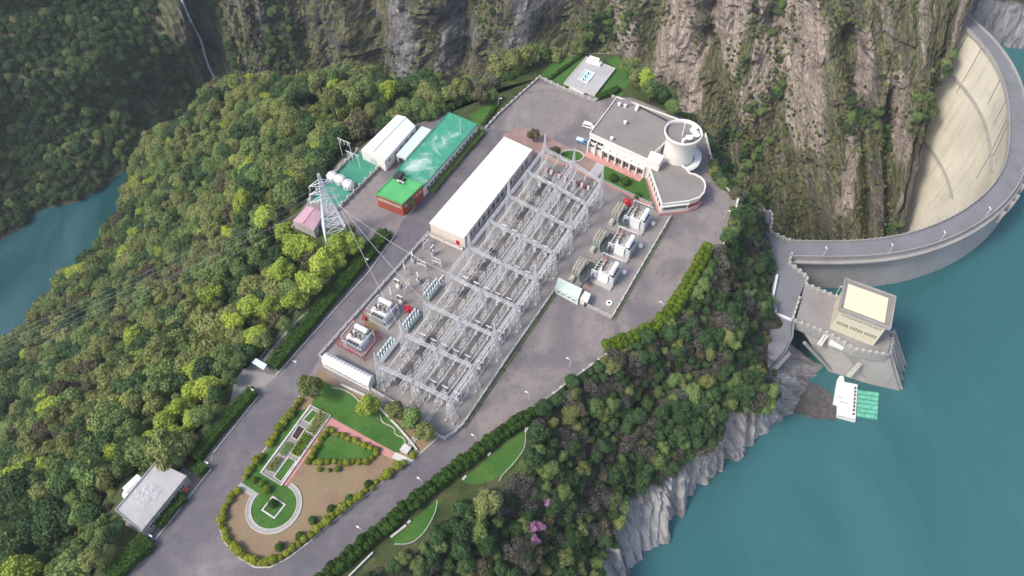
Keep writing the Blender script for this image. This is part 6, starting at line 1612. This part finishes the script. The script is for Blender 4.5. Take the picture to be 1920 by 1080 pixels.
for p, n in cw2:
    q = noise.noise(Vector((p.x * .035, p.y * .02, p.z * .012 + 3))) + .6 * noise.noise(p * .07)
    steep = abs(n.z); lim = .02 if p.x < -70 else .17 if p.x < 70 else .16
    if any((p.x - f_[0]) ** 2 + (p.y - f_[1]) ** 2 + (p.z - f_[2]) ** 2 < 60 for f_ in WFP): continue
    if q + steep * .35 > lim:
        w = rnd.random(); big_ = q > .42 and w < .4
        cb.append((p + Vector((0, 0, .2)), rnd.uniform(2.0, 3.6) if big_ else rnd.uniform(.6, 1.5), ('mid' if w < .2 else 'dark') if big_ else 'olive' if w < .45 else 'brown' if w < .68 else 'dark' if w < .9 else 'mid'))
mass('far_bank_forest', 'dark green forest covering the far bank of the river', 'forest', [(p, r, rnd.choice(pidx.get(sp, pidx['mid']))) for p, r, sp in fb], plist)
mass('cliff_scrub', 'patches of green scrub clinging to the steep gorge cliff', 'scrub', [(p, r, rnd.choice(pidx.get(sp, pidx['mid']))) for p, r, sp in cb], plist)
fsv = [tuple(v.co) for v in bpy.data.objects['lakeside_hill'].data.vertices]; fsf = [tuple(p.vertices) for p in bpy.data.objects['lakeside_hill'].data.polygons]
fs_ = scatter(fsv, fsf, 6000, 4.0, lambda c: c[2] > -19 and c[2] < 60, 8)
mass('lakeside_forest', 'dark green trees above the bare rock on the far lake shore', 'forest', [(p + Vector((0, 0, 1)), rnd.uniform(2, 4), rnd.choice(pidx.get('dark'))) for p, n in fs_], plist)
# right hand slope: scrub and shrubs between the plateau and the lake rocks
LAWNR = PL([(990, 800), (985, 860), (940, 905), (880, 915), (835, 940), (810, 990), (740, 1030), (715, 1010), (850, 900), (960, 810)])
def ok_right(c): return c[2] > -28.5 and c[2] < -.4 and c[0] > -55 and c[1] < 262 and not inpoly((c[0], c[1]), RIMPOLY) and inview((c[0], c[1], c[2] + 3), 60)
QPW = PL(QP, QZ)
cr_ = scatter(spur_v, spur_f, 26000, 2.5, ok_right, 21)
RGT = []
for p, n in cr_:
    if inpoly((p.x, p.y), QPW): continue
    q = noise.noise(p * .06 + Vector((5, 1, 0))); w = rnd.random()
    if q < -.42 and w < .7: continue
    sp = ('grey' if w < .36 else 'brown' if w < .5 else 'olive' if w < .56 else 'dark') if q < -.05 else ('mid' if w < .34 else 'dark' if w < .86 else 'olive' if w < .92 else 'grey')
    RGT.append((p, rnd.uniform(1.3, 3.0) * (1.2 if q > .25 else 1), sp))
RGT.sort(key=lambda e: -e[1] / (e[0] - Vector((0, 0, CAM_H))).length)
SHZ = []
for i, (p, r, sp) in enumerate(RGT):
    if i < 230 and inview(p, 10):
        zone = 'below the outer road' if p.y < 125 else 'between the white parapet and the dam quay' if p.y < 200 else 'behind the round tower'
        x = thing('shrub', '%s shrub on the steep slope %s' % (SPEC[sp][1], zone), 'shrub', (p.x, p.y, p.z - .3), rnd.random() * 6, '%s shrubs %s' % (SPEC[sp][1], zone))
        c = put('foliage', rnd.choice(CR[sp]), x, (0, 0, r * .75)); c.scale = (r, r * rnd.uniform(.85, 1.15), r * rnd.uniform(.9, 1.3)); s_ = put('stem', rnd.choice(TRK), x, (0, 0, r * .75)); s_.scale = (r, r, r * .8)
        PROTO.setdefault((sp, c.data.name), c)
    else: SHZ.append((p + Vector((0, 0, r * .4)), r, sp))
protos = list(PROTO.items()); pidx = {}
for i, ((sp, dn), o) in enumerate(protos): pidx.setdefault(sp, []).append(i)
plist = [o for _, o in protos]
mass('slope_scrub', 'mixed brown and green scrub covering the slope above the lake rocks', 'scrub', [(p, r, rnd.choice(pidx.get(sp, pidx['mid']))) for p, r, sp in SHZ], plist)
for q, (px, py) in enumerate(((1005, 990), (1012, 993), (996, 996), (1003, 1018), (1026, 945))):
    h = cast(px, py, (SPUR,)); p = h[0]; x = thing('blossom_bush', 'pink blossom bush on the slope below the lawn terrace, %s' % ['middle of its group', 'nearest the lake', 'nearest the road', 'lowest of all', 'standing alone above the rest'][q], 'bush', (p.x, p.y, p.z + .6), 0, 'pink blossom bushes')
    c = put('foliage', crown_mesh('foliage', 'leaf_pink', 300 + q, 6, 320, .13), x, (0, 0, 2.0)); c.scale = (1.7, 1.7, 1.6)
# clipped shrubs and hedges
def ball_mesh(name, mat, seed, n=230, size=.2):
    def smp(rg):
        d = Vector((rg.gauss(0, 1), rg.gauss(0, 1), rg.gauss(0, 1) + .3)).normalized()
        rr = 1 + .13 * noise.noise(d * 2.2 + Vector((seed, 0, 0))); return Vector((d.x * rr, d.y * rr, d.z * rr * .95)), d
    vs, fs = leafcloud(n, size, smp, seed, .7); mb = MB(); mb.add(vs, fs)
    mb.lathe([(.1, -.85), (.7, -.5), (.88, 0), (.65, .55), (.1, .86)], (0, 0, 0), 8, False)
    return mb.mesh(name, M[mat])
BALL = {m: [ball_mesh('foliage', m, 400 + 7 * q, 240) for q in range(3)] for m in ('leaf_border', 'leaf_hedge', 'leaf_hedge_bright')}
stem0 = MB().tube((0, 0, -1.1), (0, 0, -.4), .12, 6).mesh('stem', M['bark'])
def ball(name, p, r, mat, label, cat, group, z=0, sq=1.0):
    x = thing(name, label, cat, (p[0], p[1], z), rnd.random() * 6.28, group)
    c = put('foliage', rnd.choice(BALL[mat]), x, (0, 0, r * .85 * sq)); c.scale = (r * rnd.uniform(.9, 1.1), r * rnd.uniform(.9, 1.1), r * sq * rnd.uniform(.85, 1.1)); s_ = put('stem', stem0, x, (0, 0, r * .9)); s_.scale = (r, r, r)
for pts, step, r, lb in (([(448, 922), (440, 925), (420, 960), (417, 987), (427, 1014), (455, 1042), (482, 1056), (507, 1057), (538, 1040), (577, 1010), (623, 970), (675, 932), (712, 903), (742, 880), (765, 864)], 1.75, 1.12, 'golden green clipped shrub in the border round the rounded garden tip'),
                         ([(462, 895), (475, 875), (495, 853)], 1.6, 1.05, 'golden green clipped shrub in the short border row beside the inner road'), ([(508, 832), (522, 812), (537, 788), (553, 768), (562, 752)], 1.6, 1.05, 'golden green clipped shrub in the upper border row beside the inner road'),
                         ([(616, 806), (640, 817), (665, 828), (690, 840), (711, 849), (700, 858), (683, 868), (650, 868), (615, 868), (580, 868), (588, 850), (602, 826), (616, 806)], 1.75, .95, 'golden green clipped shrub edging the triangular lawn'), ([(775, 856), (777, 853)], 2, 1.1, 'golden green clipped shrub alone at the end of the brick path')):
    for x, y, a in walk(PL(pts), step): ball('clipped_shrub', (x + rnd.uniform(-.25, .25), y + rnd.uniform(-.25, .25)), r * rnd.uniform(.72, 1.22), 'leaf_border', lb, 'shrub', lb.split('shrub ')[1] + ' shrubs')
for q, (px, py) in enumerate(((692, 911), (657, 938), (622, 957), (588, 978), (564, 1008), (526, 1027))): ball('round_bush', P(px, py), 1.2, 'leaf_hedge', 'dark green round bush on the dry lawn, %s from the brick path end' % ORD[q], 'bush', 'dark round bushes on the dry lawn')
ball('round_bush', P(513, 947), 1.25, 'leaf_hedge', 'dark green round bush inside the square stone border', 'bush', None)
for px, py, r, lb in ((478, 903, 1.0, 'pale green bush nearest the inner road on the round lawn'), (492, 910, 1.0, 'middle pale green bush of the trio above the round lawn'), (502, 920, 1.2, 'largest pale green bush of the trio above the round lawn'), (600, 882, .7, 'small yellow bush below the triangular lawn, nearest the path'), (618, 883, .6, 'small yellow bush below the triangular lawn, middle one'), (634, 881, .9, 'small yellow bush below the triangular lawn, largest one')): ball('round_bush', P(px, py), r, 'leaf_hedge_bright', lb, 'bush', None)
for px, py, r, lb in ((1150, 338, 1.5, 'dark round bush on the lawn before the colonnade, nearest the paved walk'), (1172, 345, 1.6, 'dark round bush on the lawn before the colonnade, nearest the annex'), (1195, 372, 1.4, 'dark bush by the fence corner near the annex')): ball('round_bush', P(px, py), r, 'leaf_hedge', lb, 'bush', None)
for pts, mat, r, lb in (([(605, 1090), (650, 1050), (700, 1010), (748, 968), (800, 925), (850, 885), (900, 846), (950, 810), (1000, 776)], 'leaf_hedge', 1.32, 'dark green hedge bush in the double row along the lower outer road'), ([(1138, 652), (1180, 640), (1225, 618), (1258, 585), (1282, 548), (1302, 512), (1326, 468)], 'leaf_hedge_bright', 1.4, 'bright green hedge bush in the double row along the bend near the dam')):
    w_ = walk(PL(pts), 1.85)
    for s in (-.85, .85):
        for x, y, a in w_: ball('hedge_bush', (x - math.sin(a) * s + rnd.uniform(-.3, .3), y + math.cos(a) * s + rnd.uniform(-.3, .3)), r * rnd.uniform(.85, 1.15), mat, lb, 'hedge bush', lb[:lb.index(' hedge')] + ' hedge bushes', sq=1.2)
def hedge(pts, w, h, mat, label, dens=11, z=0):
    wp = walk(PL(pts), .5); n = int(len(wp) * .5 * (w + 2 * h) * dens); t = thing('hedge', label, 'hedge', (wp[0][0], wp[0][1], z))
    def smp(rg):
        x, y, a = rg.choice(wp); u = rg.uniform(-w / 2 - h, w / 2 + h); nx, ny = -math.sin(a), math.cos(a)
        b = 1 + .22 * noise.noise(Vector((x * .35, y * .35, u * .3)))
        if abs(u) < w / 2: return Vector((x + nx * u, y + ny * u, h * b + rg.uniform(-.2, .2))), (0, 0, 1)
        s = 1 if u > 0 else -1; return Vector((x + nx * s * w / 2 * b, y + ny * s * w / 2 * b, (h - (abs(u) - w / 2)) * b)), (nx * s, ny * s, .3)
    vs, fs = leafcloud(n, .3, smp, int(w * 100 + len(pts)), .9); mb = MB(); mb.add(vs, fs); o = (wp[0][0], wp[0][1], 0); mb.off(o).build('foliage', M[mat], t)
    mb = MB(); mb.strip([(x, y) for x, y, a in wp[::4]] + [wp[-1][:2]], w * .78, 0, h * .8); mb.off(o).build('branches', M[mat], t)
hedge([(512, 690), (560, 632), (620, 562), (672, 502), (705, 465), (725, 440)], 4.4, 2.6, 'leaf_hedge', 'long dark clipped hedge on the slope side of the inner road')
hedge([(366, 862), (405, 815), (445, 770), (478, 735)], 3.6, 2.4, 'leaf_hedge', 'dark clipped hedge between the driveway and the pump house')
hedge([(292, 985), (320, 955), (345, 930)], 4.5, 2.4, 'leaf_hedge', 'short dark hedge in front of the pump house')
hedge([(210, 1085), (245, 1050), (283, 1015)], 4.8, 2.6, 'leaf_hedge', 'dark hedge at the lowest end of the inner road')
hedge([(370, 890), (388, 872)], 3.2, 2.2, 'leaf_hedge', 'small dark hedge just above the red stair')
hedge([(807, 362), (856, 305), (904, 249)], 2.6, 1.7, 'leaf_mid', 'narrow planted strip along the green roofed building')
hedge([(1030, 150), (1060, 128), (1090, 105)], 1.2, 1.2, 'leaf_hedge', 'low hedge up the parking side of the fountain terrace')
hedge([(1120, 186), (1150, 175), (1160, 168)], 2.4, 1.8, 'leaf_hedge', 'low hedge between fountain terrace and control building')
hedge([(905, 236), (935, 195)], 1.4, 1.1, 'leaf_hedge', 'low hedge between the small lawn and the parking area')
for pts, lb in (([(1150, 600), (1200, 515), (1255, 418)], 'thin weedy strip along the outer transformer fence'), ([(872, 800), (960, 672), (1042, 552)], 'thin weedy strip along the parking side fence')):
    hedge(pts, .5, .35, 'leaf_olive', lb, 7)

# ------------------------------------------------------------------ the air over the gorge
hm_ = bpy.data.materials.new('valley_haze'); hm_.use_nodes = True; ht = hm_.node_tree; ht.nodes.clear()
ho = ht.nodes.new('ShaderNodeOutputMaterial'); hv = ht.nodes.new('ShaderNodeVolumePrincipled')
hv.inputs['Color'].default_value = (.86, .91, 1, 1); hv.inputs['Density'].default_value = .00012; hv.inputs['Anisotropy'].default_value = .2
ht.links.new(hv.outputs[0], ho.inputs['Volume'])
mb = MB(); mb.box((-130, 280, 0), (1640, 1240, 410)); tag(mb.build('haze', hm_), kind='stuff')
